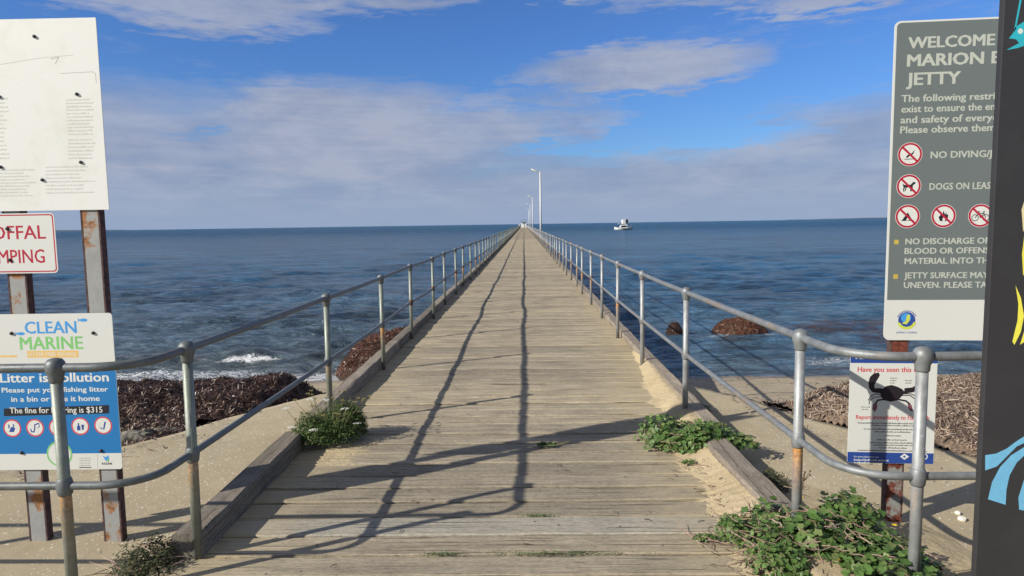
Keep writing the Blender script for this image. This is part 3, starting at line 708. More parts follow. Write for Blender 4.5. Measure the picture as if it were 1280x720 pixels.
kerb_piece(1.225, 1.385, 3.45, 4.62, .10, M['kerb'], 2, .035, -.06, 'split grey timber end of the right kerb')
y = 4.95
for k in range(18):
    L = (2.6, 4.2, 3.6, 4.0)[k % 4] if k < 17 else JEND-y
    kerb_piece(1.342, 1.475, y, y+L-.012, .078+random.uniform(-.006, .01), M['kerb'], 60+k, 0); y += L

# wind blown sand over the deck edge and in the joints
def build_sand():
    xs = np.linspace(-1.62, 1.40, 260); ysd = np.concatenate([np.arange(1.7, 9.0, .014)])
    X, Y = np.meshgrid(xs, ysd)
    wdt = np.interp(Y, [1.7, 2.8, 3.3, 4.0, 4.8, 5.6, 6.4, 7.2, 8.0, 9.0], [.50, .50, .46, .42, .44, .33, .27, .17, .11, .07])
    n = fbm(X*3, Y*3, 81, 4); n2 = fbm(X*14, Y*14, 82, 3); n3 = fbm(X*2.2, Y*50, 83, 3)
    d = (RX+.08-X)
    Hh = -.020+.11*sstep(1.0, 0, (d)/(wdt*(1.25+.35*n)))**1.4
    # a little heap on the left round the flowering plant
    q = ((X+1.38)/.36)**2+((Y-4.72)/.42)**2
    Hh += .020*np.clip(1-q, 0, 1)
    Hh += .018*sstep(2.9, 2.2, Y)
    Hh += .0035*n+.0035*n2+  .013*n3+.003*sstep(8, 4, Y)-.003
    Hh += .010*sstep(-1.2, -1.6, X)*sstep(3.9, 3.3, Y)
    Hh = np.minimum(Hh, .075)
    fade = sstep(9.0, 7.6, Y); Hh = Hh*fade-.03*(1-fade)
    keep = Hh > -.014
    add('sand_drift', gridmesh('sand_drift', X, Y, Hh, M['sand'], keep=keep), kind='stuff', label='pale blown sand banked on the planks along the right kerb', cat='sand')
    # sand over the concrete at the deck sides, in front of the plants
    X, Y = np.meshgrid(np.linspace(1.36, 2.5, 110), np.linspace(2.2, 4.6, 200))
    q = ((X-1.5)/.75)**2+((Y-3.2)/1.1)**2+.3*fbm(X*3, Y*3, 84, 3)
    Hh = AP-.004+.085*np.clip(1-q, 0, 1)+.004*fbm(X*14, Y*14, 85, 3)
    add('sand_patch', gridmesh('sand_patch', X, Y, Hh, M['sand'], keep=q < 1), kind='stuff', label='low sandy mound under the leafy plant at the right corner', cat='sand')
build_sand()

# ------------------------------------------------------------------ railings
HR, HM = 1.03, .52
def arc(cx, cy, r, a0, a1, n=10): return [(cx+r*math.cos(R_(a0+(a1-a0)*i/n)), cy+r*math.sin(R_(a0+(a1-a0)*i/n))) for i in range(n+1)]
def post_meshes(pm, fm):
    hi = MB().lathe([(.0238, -.10), (.0238, HR)], 16)
    lo = MB().lathe([(.0245, -.03), (.0245, HM-.05), (.032, HM-.02), (.032, HM+.03), (.0245, HM+.05), (.0245, HR-.06), (.036, HR-.03), (.038, HR+.015), (.015, HR+.045)], 8)
    top = MB().lathe([(.0255, -.062), (.029, -.055), (.030, -.034), (.036, -.020), (.0395, .002), (.0365, .022), (.027, .036), (.010, .042)], 18)
    mid = MB().lathe([(.0255, -.040), (.029, -.034), (.031, -.018), (.0335, .0), (.031, .018), (.028, .030), (.0255, .035)], 18)
    return [mesh(n, q.v, q.f, m, True) for n, q, m in (('post', hi, pm), ('post', lo, pm), ('fitting', top, fm), ('fitting', mid, fm))]
def railing(name, side, posts, corner, pm, rm, label):
    root = thing(name, (posts[0][0], posts[0][1], 0), label, 'railing', 'galvanised pipe railings along the two sides of the jetty')
    o = Vector(root.location); hi, lo, top, mid = post_meshes(pm, rm); midr = mid.copy(); midr.materials[0] = M['rustfit']; r = random.Random(side*7+9)
    jit = []
    for k, (x, y) in enumerate(posts):
        jx = r.uniform(-.026, .026) if k > 1 else 0; jz = r.uniform(-.010, .010) if k > 1 else 0; jit.append((jx, jz))
        p = add('post', hi if k < 14 else lo, root, (x-o.x+jx, y-o.y, jz))
        p.rotation_euler = (r.uniform(-.007, .007), r.uniform(-.006, .006), r.uniform(0, 6))
        if k < 14:
            add('fitting', top, p, (0, 0, HR)); add('fitting', midr if (k in (3, 4, 6, 9) if side < 0 else k in (5, 8)) else mid, p, (0, 0, HM))
    for (cxp, cyp) in corner['posts']:
        p = add('post', hi, root, (cxp-o.x, cyp-o.y, 0)); add('fitting', top, p, (0, 0, HR)); add('fitting', mid, p, (0, 0, HM))
    for z, rad, nm in ((HR, .0195, 'top_rail'), (HM, .0172, 'middle_rail')):
        pts = [(cx-o.x, cy-o.y, z) for cx, cy in corner['path']]
        pts.append((posts[0][0]-o.x, posts[0][1]-o.y, z))
        for k, (x, y) in enumerate(posts):
            if k == 0: continue
            jx, jz = jit[k]
            xp, yp = posts[k-1]
            pts.append(((x+xp)/2-o.x+jx/2+r.uniform(-.004, .004), (y+yp)/2-o.y, z+jz/2-.003)); pts.append((x-o.x+jx, y-o.y, z+jz))
        MB().tube(pts, rad, 12).build(nm, rm, root, smooth=True)
    return root
nL = int((JEND-3.2)/2.07)+1; nR = int((JEND-3.3)/1.98)+1
postsL = [(LX-.02, 3.17)]+[(LX, 3.33+2.07*k) for k in range(1, nL)]
postsR = [(RX+.035, 3.30), (RX, 5.50)]+[(RX, 5.5+1.96*k) for k in range(1, nR)]
pathL = [(-6.5, 2.76), (-4.5, 2.76), (-3.0, 2.765), (-2.25, 2.77)]+arc(LX-.025-.21, 2.98, .21, 270, 360, 9)
pathR = [(6.5, 2.80), (4.5, 2.80), (3.0, 2.80), (2.1, 2.80)]+arc(RX+.04+.24, 3.04, .24, 270, 180, 9)
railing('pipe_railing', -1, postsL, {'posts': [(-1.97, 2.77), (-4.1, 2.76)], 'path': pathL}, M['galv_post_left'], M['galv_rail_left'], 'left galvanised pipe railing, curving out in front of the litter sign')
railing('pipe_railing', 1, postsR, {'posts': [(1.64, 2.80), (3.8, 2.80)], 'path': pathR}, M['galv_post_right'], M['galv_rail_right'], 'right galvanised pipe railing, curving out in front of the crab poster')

# ------------------------------------------------------------------ signs
class Plane:
    """upright sign face: origin, heading of its right-hand edge, normal to the viewer"""
    def __init__(s, x, y, yaw=0.0):
        s.o = Vector((x, y, 0)); s.u = Vector((math.cos(R_(yaw)), math.sin(R_(yaw)), 0)); s.n = Vector((s.u.y, -s.u.x, 0))
    def uv(s, px, py):
        d = Vector(ray(px, py)); e = Vector((0, 0, EYE)); t = (s.o-e).dot(s.n)/d.dot(s.n); p = e+d*t
        return ((p-s.o).dot(s.u), p.z)
    def fn(s, base, lift=0.0):
        return lambda a, b, d: s.o+s.u*a+Vector((0, 0, b))+s.n*(d+lift)-base
def rrect(x0, x1, z0, z1, r, n=5):
    pts = []
    for cx, cz, a in ((x1-r, z1-r, 0), (x0+r, z1-r, 90), (x0+r, z0+r, 180), (x1-r, z0+r, 270)):
        pts += [(cx+r*math.cos(R_(a+90*i/n)), cz+r*math.sin(R_(a+90*i/n))) for i in range(n+1)]
    return pts
def plate(pl, base, x0, x1, z0, z1, r, m, parent, name='panel', thick=.004, lift=0.0, **kw):
    return MB().prism(rrect(x0, x1, z0, z1, r), pl.fn(base, lift), thick).build(name, m, parent, **kw)
_tc = {}
def text_geo(s, bold=.0, res=2):
    cu = bpy.data.curves.new('t', 'FONT'); cu.body = s; cu.size = 1; cu.offset = bold; cu.resolution_u = res; cu.fill_mode = 'FRONT'
    o = bpy.data.objects.new('t', cu); COL.objects.link(o)
    dg = bpy.context.evaluated_depsgraph_get(); me = bpy.data.meshes.new_from_object(o.evaluated_get(dg))
    v = np.empty(len(me.vertices)*3, dtype=np.float32); me.vertices.foreach_get('co', v); v = v.reshape(-1, 3)
    f = [tuple(p.vertices) for p in me.polygons]
    bpy.data.objects.remove(o); bpy.data.curves.remove(cu); bpy.data.meshes.remove(me)
    return v, f
def lettering(pl, base, parent, s, a, b, cap, m, bold=.018, measure=None, lift=.00412, name='lettering'):
    """a = left end, b = right end of `measure` (or s) on the baseline, in sign coordinates; cap = letter height"""
    v, f = text_geo(s, 0); ref = v
    if measure: ref, _ = text_geo(measure, 0)
    bw = bold*1.1
    w = ref[:, 0].max()-ref[:, 0].min()+2*bw; sx = (b[0]-a[0])/w
    sl = (b[1]-a[1])/(b[0]-a[0]) if b[0] != a[0] else 0
    x0 = ref[:, 0].min()-bw; fn = pl.fn(base, lift); sy = cap/(.73+bw*.8)
    V = []; F = []; copies = [(0, 0)] if bw == 0 else [(-bw, 0), (bw, bw*.8), (0, bw*.4), (-bw, bw*.8), (bw, 0)]
    for k, (dx, dy) in enumerate(copies):
        F += [tuple(q+len(V) for q in t_) for t_ in f]
        V += [fn(a[0]+(p[0]+dx-x0)*sx, a[1]+(p[1]+dy)*sy+sl*(p[0]-x0)*sx, k*.000012) for p in v]
    me = mesh(name, np.array([tuple(q) for q in V]), F, m)
    if me.polygons[0].normal.dot(pl.n) < 0: me.flip_normals()
    return add(name, me, parent)
def shape(pl, base, parent, polys, m, name, lift=.00408, kind=None, depth=.00004):
    mb = MB()
    for p in polys: mb.prism(p, pl.fn(base, lift), depth)
    return mb.build(name, m, parent)
def circ(cx, cz, r, n=24): return [(cx+r*math.cos(2*math.pi*i/n), cz+r*math.sin(2*math.pi*i/n)) for i in range(n)]
def ring_shape(pl, base, parent, cx, cz, r1, r0, m, slash=True, lift=.00424, name='red_ring', n=28):
    mb = MB(); f = pl.fn(base, lift); v = []
    for r in (r1, r0): v += [f(cx+r*math.cos(2*math.pi*i/n), cz+r*math.sin(2*math.pi*i/n), 0) for i in range(n)]
    mb.raw(v, [(i, (i+1) % n, n+(i+1) % n, n+i) for i in range(n)])
    if slash:
        c, s_ = math.cos(R_(-45)), math.sin(R_(-45)); h = (r1-r0)*.55; L = r0*1.02
        mb.raw([f(cx+c*a-s_*b, cz+s_*a+c*b, 0) for a, b in ((-L, -h), (L, -h), (L, h), (-L, h))], [(0, 1, 2, 3)])
    return mb.build(name, m, parent)
def bolts(pl, base, parent, pts, r=.010):
    for (u, w) in pts:
        o = pl.o+pl.u*u+Vector((0, 0, w))+pl.n*.004-base; mb = MB()
        mb.tube([o, o+pl.n*.006, o+pl.n*.010], [r, r, r*.45], 10); mb.build('bolt', M['bolt'], parent, smooth=False)
def stroke(pts, w):
    """a bent line as a flat polygon list"""
    out = []
    for (x0, y0), (x1, y1) in zip(pts[:-1], pts[1:]):
        L = math.hypot(x1-x0, y1-y0) or 1e-6; nx, ny = -(y1-y0)/L*w/2, (x1-x0)/L*w/2; ex, ey = (x1-x0)/L*w*.3, (y1-y0)/L*w*.3
        out.append([(x0-ex+nx, y0-ey+ny), (x0-ex-nx, y0-ey-ny), (x1+ex-nx, y1+ey-ny), (x1+ex+nx, y1+ey+ny)])
    return out
def greek_lines(pl, base, parent, u0, u1, z, h, m, r, name='small_print', fill=.9, center=False, lift=.00408):
    """a line of print far too small to read"""
    x = u0+(1-fill)*(u1-u0)*(.5 if center else 0)*r.uniform(.6, 1.4); end = u1-(x-u0) if center else u0+(u1-u0)*fill; ps = []
    while x < end:
        w = r.uniform(1.2, 4.5)*h; w = min(w, end-x+1e-4)
        q = x
        while q < x+w:
            lw = h*r.uniform(.25, .5); hh = h*r.choice((.62, .62, .66, 1.0)); ps.append([(q, z), (q+lw, z), (q+lw, z+hh), (q, z+hh)]); q += lw+h*.17
        x += w+h*.45
    return shape(pl, base, parent, ps, m, name, lift)
def hpost(pl, base, parent, u, w, d, z1, mweb, mfl, back=.0, z0=-.12):
    """rolled steel channel post standing behind its sign"""
    f = lambda a, b, z: pl.o+pl.u*a-pl.n*(b+back)+Vector((0, 0, z))-base
    def bx(mb, a0, a1, b0, b1):
        mb.raw([f(a0, b0, z0), f(a1, b0, z0), f(a1, b1, z0), f(a0, b1, z0), f(a0, b0, z1), f(a1, b0, z1), f(a1, b1, z1), f(a0, b1, z1)],
               [(0, 1, 2, 3), (7, 6, 5, 4), (1, 0, 4, 5), (2, 1, 5, 6), (3, 2, 6, 7), (0, 3, 7, 4)])
    t = .007
    web = MB(); bx(web, u-w/2+.002, u+w/2-.002, .0, t); fl = MB(); bx(fl, u-w/2, u-w/2+t, t+.001, d); bx(fl, u+w/2-t, u+w/2, t+.001, d)
    bx(fl, u-w/2-.001, u-w/2+.008, -.001, t); bx(fl, u+w/2-.008, u+w/2+.001, -.001, t)
    p = web.build('post', mweb, parent)
    fl.build('flange', mfl, p)
    return p

# ---- left sign stand
PL = Plane(-2.40, 3.47, 0.0); bL = Vector((-2.42, 3.51, AP))
sL = thing('notice_stand', bL, 'rusty steel stand with a faded white board, no offal notice and blue litter sign', 'sign')
U = PL.uv
for px, top in ((113, 2.3), (17, 2.3)):
    u = U(px, 263)[0]-.008 if px > 50 else U(20, 345)[0]
    hpost(PL, bL, sL, u, .098, .045, top, M['steel_post'], M['rust_edge'], back=.006)
# faded board
x1, z1 = U(123, 22); xb, z0 = U(134, 262); x1 = (x1+xb)/2; x0 = U(-28, 100)[0]
pan = plate(PL, bL, x0, x1, z0, z1, .004, M['board_white'], sL, 'faded_board', .004, .0); PW = .00408
bolts(PL, bL, pan, [U(*q) for q in ((44, 46), (97, 118), (102, 203), (54, 225), (2, 209), (0, 121))], .0085)
r = random.Random(4)
def greek_px(pl, base, parent, x0, x1, y, h, m, r, **k):
    a = pl.uv(x0, y); b = pl.uv(x1, y); hh = pl.uv(x0, y-h)[1]-a[1]; return greek_lines(pl, base, parent, a[0], b[0], a[1], hh, m, r, **k)
for i in range(11): greek_px(PL, bL, pan, 83+i*.3, 118+i*.2, 126+i*4.3, 2.3, M['ink_faint'], r, fill=r.uniform(.8, 1))
for i in range(6): greek_px(PL, bL, pan, 86, 120, 176+i*4.6, 2.3, M['ink_faint'], r, fill=r.uniform(.8, 1))
for i in range(15): greek_px(PL, bL, pan, -20, 14, 125+i*5.3, 2.3, M['ink_faint'], r, fill=r.uniform(.7, 1))
for i in range(9): greek_px(PL, bL, pan, -10, 48, 214+i*4.0, 2.1, M['ink_faint'], r, fill=r.uniform(.7, 1))
for i in range(8): greek_px(PL, bL, pan, 58, 124, 210+i*4.6, 2.1, M['ink_faint'], r, fill=r.uniform(.6, 1))
def px_poly(pl, pts): return [pl.uv(*p) for p in pts]
shape(PL, bL, pan, stroke(px_poly(PL, [(0, 81), (50, 73), (92, 69)]), .0016)+stroke(px_poly(PL, [(76, 92), (116, 90), (120, 92), (121, 104)]), .0022)+stroke(px_poly(PL, [(64, 74), (74, 72), (70, 80)]), .003), M['ink_grey'], 'scratch')
# offal notice
a = U(71, 266); c = U(72, 341); x1 = (a[0]+c[0])/2; x0 = U(-44, 300)[0]; z1, z0 = a[1], c[1]
pan = plate(PL, bL, x0, x1, z0, z1, .022, M['paint_white'], sL, 'offal_notice', .003, .005)
for (g, m_) in ((.006, 'ink_red'), (.0125, 'paint_white')):
    plate(PL, bL, x0+g, x1-g, z0+g, z1-g, .020-g*.6, M[m_], pan, 'border' if m_ == 'ink_red' else 'face', .00004, .008+(.00005 if m_ == 'paint_white' else 0))
w_ = .00816
L_, R2 = U(1, 300)[0], U(60, 300)[0]; zb = U(30, 299)[1]; cap = U(30, 281)[1]-zb
fullw = (R2-U(-2, 300)[0])
lettering(PL, bL, pan, 'OFFAL', (U(-9, 299)[0], zb), (U(59, 298)[0], zb+.001), cap, M['ink_red'], .012, lift=w_)
zb = U(30, 329)[1]; cap = U(30, 311)[1]-zb
lettering(PL, bL, pan, 'DUMPING', (U(-29, 329)[0], zb), (U(58, 329)[0], zb+.001), cap, M['ink_red'], .012, lift=w_)
zt = U(30, 273)[1]
bolts(PL, bL, pan, [U(11, 286), U(14, 325)], .009)
for o in pan.children:
    if o.name.startswith('bolt'): o.location.y -= .004
# clean marine / litter sign
a = U(142, 391); c = U(152, 586); x1 = (a[0]+c[0])/2; x0 = U(-18, 480)[0]; z1, z0 = a[1], c[1]
pan = plate(PL, bL, x0, x1, z0, z1, .016, M['paint_white'], sL, 'litter_sign', .004, .0)
zm1, zm0 = U(145, 463)[1], U(150, 566)[1]
plate(PL, bL, x0+.0005, x1-.0005, zm0, zm1, .001, M['print_blue'], pan, 'blue_field', .00004, .004)
def T(s, xa, xb, ybase, ytop, m, bold=.02, measure=None, lift=.0042, pl=PL, base=bL, par=None):
    A = pl.uv(xa, ybase); B = pl.uv(xb, ybase); cap = pl.uv(xa, ytop)[1]-A[1]
    return lettering(pl, base, par or pan, s, (A[0], A[1]), (B[0], A[1]), cap, M[m], bold, measure, lift)
T('CLEAN', 32, 97, 417, 401, 'ink_cyanblue', .02); T('MARINE', 26, 105, 437, 420, 'ink_green', .02)
def fish(cx, cy, s, fl=1):
    body = [(cx+s*math.cos(q)*1.0, cy+s*.42*math.sin(q)) for q in [2*math.pi*i/14 for i in range(14)]]
    tail = [(cx-fl*s*.8, cy), (cx-fl*s*1.5, cy+s*.5), (cx-fl*s*1.35, cy), (cx-fl*s*1.5, cy-s*.5)]
    return [px_poly(PL, body), px_poly(PL, tail)]
shape(PL, bL, pan, fish(27, 417, 5)+fish(105, 400, 5), M['ink_cyanblue'], 'fish_emblem')
shape(PL, bL, pan, [px_poly(PL, [(34.5, 438.5), (98.5, 438), (99, 446.5), (35, 447)])], M['ink_amber'], 'amber_strip')
T('LITTER FREE FISHING', 37, 96, 445, 440.5, 'ink_white', .01, lift=.00424)
shape(PL, bL, pan, [px_poly(PL, [(-17, 444), (22, 444), (22, 446.5), (-17, 446.5)])], M['ink_amber'], 'amber_strip')
bolts(PL, bL, pan, [U(15.5, 416.5), U(117.5, 416), U(28, 565.5), U(127, 563)], .009)
T('Litter is pollution', 1, 137, 478, 466, 'ink_white', .022)
T('Please put your fishing litter', 3, 136, 490.5, 484, 'ink_white', .018)
T('in a bin or take it home', 15, 125.5, 502, 495, 'ink_white', .018)
shape(PL, bL, pan, [px_poly(PL, [(5.5, 510.5), (137, 506), (137, 516.5), (5.5, 520)])], M['ink_black'], 'black_strip', .00408)
T('The fine for littering is $315', 13, 129, 516.5, 508.7, 'ink_white', .012, lift=.00424)
def disc(pl, base, par, cx, cy, rpx, ringm, facem='ink_white', ringw=.12, lift=.00414):
    u, z = pl.uv(cx, cy); r = abs(pl.uv(cx+rpx, cy)[0]-u)
    shape(pl, base, par, [circ(u, z, r)], M[facem], 'pictogram_disc', lift)
    ring_shape(pl, base, par, u, z, r, r*(1-ringw*1.3), M[ringm], False, lift+.00006)
    return u, z, r
icons = [(16, 535), (44.5, 534.5), (73, 534), (101, 532.5), (129.5, 531.5)]
fig = {0: [[(-.5, .5), (-.35, .5), (-.3, .15), (-.5, -.1)], [(.1, .55), (.25, .55), (.3, .2), (.15, .15)], [(-.45, -.5), (.2, -.5), (.4, .0), (.1, .2), (-.2, .1)]],
       3: [[(-.3, .45), (-.15, .45), (-.12, .1), (.0, -.05), (.0, -.55), (-.45, -.55), (-.45, -.05), (-.32, .1)], [(.12, .2), (.5, .2), (.42, -.5), (.2, -.5)]],
       4: [[(-.05, -.5), (.12, -.55), (.42, .45), (.2, .5)], [(-.5, -.2), (-.3, -.25), (-.05, -.5), (-.2, -.55)]]}
for k, (cx, cy) in enumerate(icons):
    u, z, r_ = disc(PL, bL, pan, cx, cy, 11.2, 'ink_redsoft')
    if k in fig: ps = [[(u+a*r_*.85, z+b*r_*.85) for a, b in p] for p in fig[k]]
    elif k == 1: ps = stroke([(u+r_*a, z+r_*b) for a, b in ((.45, .5), (0, .35), (-.05, -.15), (-.15, -.45), (-.4, -.45), (-.5, -.15))], r_*.13)+stroke([(u+r_*a, z+r_*b) for a, b in ((.45, .5), (.5, .15), (.3, 0))], r_*.08)
    else: ps = stroke([(u+r_*.4*math.cos(q/2), z+r_*.4*math.sin(q/2)) for q in range(13)], r_*.1)
    shape(PL, bL, pan, ps, M['ink_darkblue'], 'pictogram', .0043)
u, z = U(75, 567); rr = U(91, 567)[0]-u
ring_shape(PL, bL, pan, u, z, rr, rr*.88, M['ink_green'], False, .00438, 'green_ring'); shape(PL, bL, pan, [circ(u, z, rr*.87)], M['ink_white'], 'pictogram_disc', .00424)
shape(PL, bL, pan, [[(u+a*rr, z+b*rr) for a, b in p] for p in ([(-.12, .25), (.05, .3), (.1, .05), (-.08, .0)], [(-.3, -.45), (.15, -.45), (.2, -.1), (-.2, -.15)])], M['ink_black'], 'pictogram', .00434)
for i, yy in enumerate((573, 576, 579, 582)): greek_px(PL, bL, pan, 100, 115, yy, 1.5, M['ink_grey'], r)
shape(PL, bL, pan, [px_poly(PL, [(99.5, 583.5), (115, 583.5), (115, 584.5), (99.5, 584.5)])], M['ink_black'], 'rule_line')
shape(PL, bL, pan, stroke(px_poly(PL, [(122.5, 567), (122.5, 585)]), .0012), M['ink_grey'], 'rule_line')
shape(PL, bL, pan, [px_poly(PL, [(129, 569.5), (133, 571), (136, 568.5), (137, 572.5), (133, 576), (131, 573)])], M['ink_cyanblue'], 'bird_emblem')
shape(PL, bL, pan, [px_poly(PL, [(133, 576), (137, 572.5), (136, 577)])], M['ink_green'], 'bird_emblem', .005)
T('KESAB', 128, 141, 580.5, 577.8, 'ink_black', .03)

# ---- right sign stand
PR = Plane(1.97, 3.60, -5.0); bR = Vector((2.0, 3.64, AP))
sR = thing('jetty_notice_stand', bR, 'rust red post carrying a tall grey welcome notice and a crab poster', 'sign')
V_ = PR.uv
xP = V_(1117, 640)[0]
hpost(PR, bR, sR, xP, .092, .045, 2.3, M['steel_post_red'], M['rust_edge'], back=.006)
hpost(PR, bR, sR, xP+.72, .092, .045, 2.3, M['steel_post_red'], M['rust_edge'], back=.006)
a = V_(1117, 27); c = V_(1105, 425); x0 = (a[0]+c[0])/2; z1, z0 = a[1], c[1]; x1 = x0+1.02
pan = plate(PR, bR, x0, x1, z0, z1, .03, M['paint_white'], sR, 'welcome_notice', .004, .0)
zg = V_(1107, 375)[1]; g = .011
gp = rrect(x0+g, x1-g, zg-.05, z1-.009, .022)
gp = [(u, max(z, zg)) for u, z in gp]
shape(PR, bR, pan, [gp], M['print_grey'], 'grey_field', .004, depth=.00004)
def TR(s, xa, xb, yb, cap_px, m='ink_offwhite', bold=.03, measure=None, ang=0):
    A = PR.uv(xa, yb); B = PR.uv(xb, yb-ang); cap = PR.uv(xa, yb-cap_px)[1]-A[1]
    return lettering(PR, bR, pan, s, A, (B[0], A[1]), cap, M[m], bold, measure, .0043)
TR('WELCOME TO', 1134.5, 1243, 61, 15, measure='WELCOME'); TR('MARION BAY', 1133, 1229, 83.5, 16, measure='MARION'); TR('JETTY', 1132, 1200, 107, 16.5)
TR('The following restrictions', 1126, 1243, 128, 9.5, bold=.022, measure='The following restri'); TR('exist to ensure the enjoyment', 1126, 1243, 141, 9.5, bold=.022, measure='exist to ensure the en')
TR('and safety of everyone.', 1125, 1240, 154.5, 9.5, bold=.022, measure='and safety of every'); TR('Please observe them.', 1124.5, 1243, 167, 9.5, bold=.022, measure='Please observe them')
TR('NO DIVING/JUMPING', 1162.5, 1239, 198, 9, bold=.022, measure='NO DIVING/J'); TR('DOGS ON LEASH', 1161, 1233, 237.5, 9, bold=.022, measure='DOGS ON LEA')
for s_, x_, y_, me_ in (('NO DISCHARGE OF', (1131, 1236), 305.5, None), ('BLOOD OR OFFENSIVE', (1130, 1236), 317.5, 'BLOOD OR OFFENS'), ('MATERIAL INTO THE WATER', (1130, 1235), 330, 'MATERIAL INTO TH'),
                        ('JETTY SURFACE MAY BE', (1129.5, 1235), 348, 'JETTY SURFACE MAY'), ('UNEVEN. PLEASE TAKE CARE.', (1129, 1233), 360, 'UNEVEN. PLEASE TA')):
    TR(s_, x_[0], x_[1], y_, 8, bold=.025, measure=me_)
shape(PR, bR, pan, [px_poly(PR, [(x-2.8, y-2.8), (x+2.8, y-2.8), (x+2.8, y+2.8), (x-2.8, y+2.8)]) for x, y in ((1120, 302.5), (1119, 345.5))], M['ink_mustard'], 'bullet_square', .00424)
figs = {'dive': [[(-.52, -.52), (.55, -.52), (.55, -.45), (-.52, -.45)], [(-.38, -.25), (-.2, -.05), (.2, .12), (.45, .5), (.38, .2), (.3, .0), (-.05, -.18), (-.3, -.4)]],
        'dog': [[(-.55, .0), (-.62, .3), (-.52, .2), (-.4, .12), (.2, .15), (.42, .42), (.66, .38), (.62, .22), (.42, .1), (.38, -.12), (-.3, -.14), (-.5, -.12)], [(-.5, -.1), (-.35, -.1), (-.45, -.35), (-.4, -.55), (-.52, -.55), (-.55, -.3)],
                [(-.3, -.1), (-.18, -.1), (-.3, -.5), (-.4, -.5)], [(.15, -.1), (.28, -.1), (.26, -.55), (.16, -.55)], [(.28, -.1), (.4, -.1), (.36, -.52), (.27, -.52)]],
        'tent': [[(-.55, -.42), (.0, .42), (.02, -.1), (-.18, -.42)], [(.0, .42), (.5, -.42), (.2, -.42), (.02, -.1)], [(-.65, -.46), (.65, -.46), (.65, -.41), (-.65, -.41)]],
        'fire': [[(-.35, -.5), (-.5, -.1), (-.35, .05), (-.3, .2), (-.12, .0), (-.05, .6), (.12, .15), (.22, .4), (.3, .1), (.45, .2), (.42, -.2), (.3, -.5), (.12, -.55), (.2, -.25), (.0, -.1), (-.1, -.3), (-.08, -.55)]]}
for nm, cx, cy in (('dive', 1137, 193), ('dog', 1135.5, 232.7), ('tent', 1134, 270.5), ('fire', 1179, 270), ('bike', 1225, 269.5)):
    u, z = V_(cx, cy); r_ = V_(cx+15.6, cy)[0]-u
    shape(PR, bR, pan, [circ(u, z, r_)], M['ink_white'], 'pictogram_disc', .00424)
    ring_shape(PR, bR, pan, u, z, r_*.96, r_*.80, M['ink_red'], True, .0044)
    q = r_*.82
    if nm == 'bike':
        ps = []
        for s_ in (-.52, .52): ps += stroke([(u+q*(s_+.32*math.cos(k*.483)), z+q*(-.22+.32*math.sin(k*.483))) for k in range(14)], q*.07)
        ps += stroke([(u+q*a, z+q*b) for a, b in ((-.52, -.22), (-.2, .25), (.3, .22), (.0, -.22), (-.2, .25), (-.25, .38))], q*.08)+stroke([(u+q*a, z+q*b) for a, b in ((.52, -.22), (.28, .4), (.4, .45))], q*.08)+stroke([(u+q*a, z+q*b) for a, b in ((-.4, .4), (-.1, .4))], q*.1)
    else: ps = [[(u+a*q, z+b*q) for a, b in p] for p in figs[nm]]
    shape(PR, bR, pan, ps, M['ink_black'], 'pictogram', .0043)
# council emblem: plain round badge
u, z = V_(1133, 400); r_ = V_(1145.5, 400)[0]-u
shape(PR, bR, pan, [circ(u, z, r_*.86)], M['ink_darkblue'], 'badge', .00416)
shape(PR, bR, pan, [circ(u-.1*r_, z+.25*r_, r_*.5)], M['ink_cyanblue'], 'badge', .00428)
shape(PR, bR, pan, [[(u+a*r_, z+b*r_) for a, b in ((-.5, -.35), (-.1, -.1), (.0, .55), (.3, .6), (.3, .0), (.0, -.45))]], M['ink_lime'], 'badge', .00436)
shape(PR, bR, pan, [[(u+r_*math.cos(R_(k)), z+r_*math.sin(R_(k))) for k in range(200, 345, 12)]+[(u+r_*.72*math.cos(R_(k)), z+r_*.72*math.sin(R_(k))) for k in range(344, 199, -12)]], M['ink_lime'], 'badge_band', .0044)
mbt = []
for k in range(25, 160, 10): mbt.append([(u+rr_*math.cos(R_(k+d_)), z+rr_*math.sin(R_(k+d_))) for rr_, d_ in ((r_*.9, 0), (r_*1.04, 0), (r_*1.04, 6), (r_*.9, 6))])
shape(PR, bR, pan, mbt, M['ink_darkblue'], 'badge_lettering', .0043)
TR('DISTRICT COUNCIL', 1120, 1146, 416.5, 2.2, 'ink_darkblue', .02)
greek_px(PR, bR, pan, 1229, 1300, 413, 2.2, M['ink_grey'], r)
bolts(PR, bR, pan, [(x0+.9, z1-.15)], .009)
# crab poster
a = V_(1063, 441); c = V_(1166, 579); x0, x1 = a[0], c[0]; z0 = c[1]-.004; z1 = z0+.63*(x1-x0)*2.02
z1 = V_(1063, 440)[1]
pan = plate(PR, bR, x0, x1, z0, z1, .004, M['paint_white'], sR, 'crab_poster', .004, .0)
def TC(s, xa, xb, yb, cap_px, m, bold=.02, lift=.0042):
    A = PR.uv(xa, yb); B = PR.uv(xb, yb); cap = PR.uv(xa, yb-cap_px)[1]-A[1]
    return lettering(PR, bR, pan, s, A, (B[0], A[1]), cap, M[m], bold, None, lift)
zt0 = V_(1063, 453.5)[1]; zb1 = V_(1063, 564.5)[1]
plate(PR, bR, x0, x1, zt0, z1-.0005, .0008, M['print_navy'], pan, 'navy_band', .00004, .004)
plate(PR, bR, x0, x1, z0+.0005, zb1, .0008, M['print_navy'], pan, 'navy_band', .00004, .004)
TC('ALERT', 1069, 1096, 448.5, 6.5, 'ink_white', .03)
TC('Have you seen this crab?', 1071.5, 1160, 464.5, 6.6, 'ink_redsoft', .022)
TC('Report immediately to Fishwatch', 1069.5, 1161, 523.5, 5.6, 'ink_redsoft', .022)
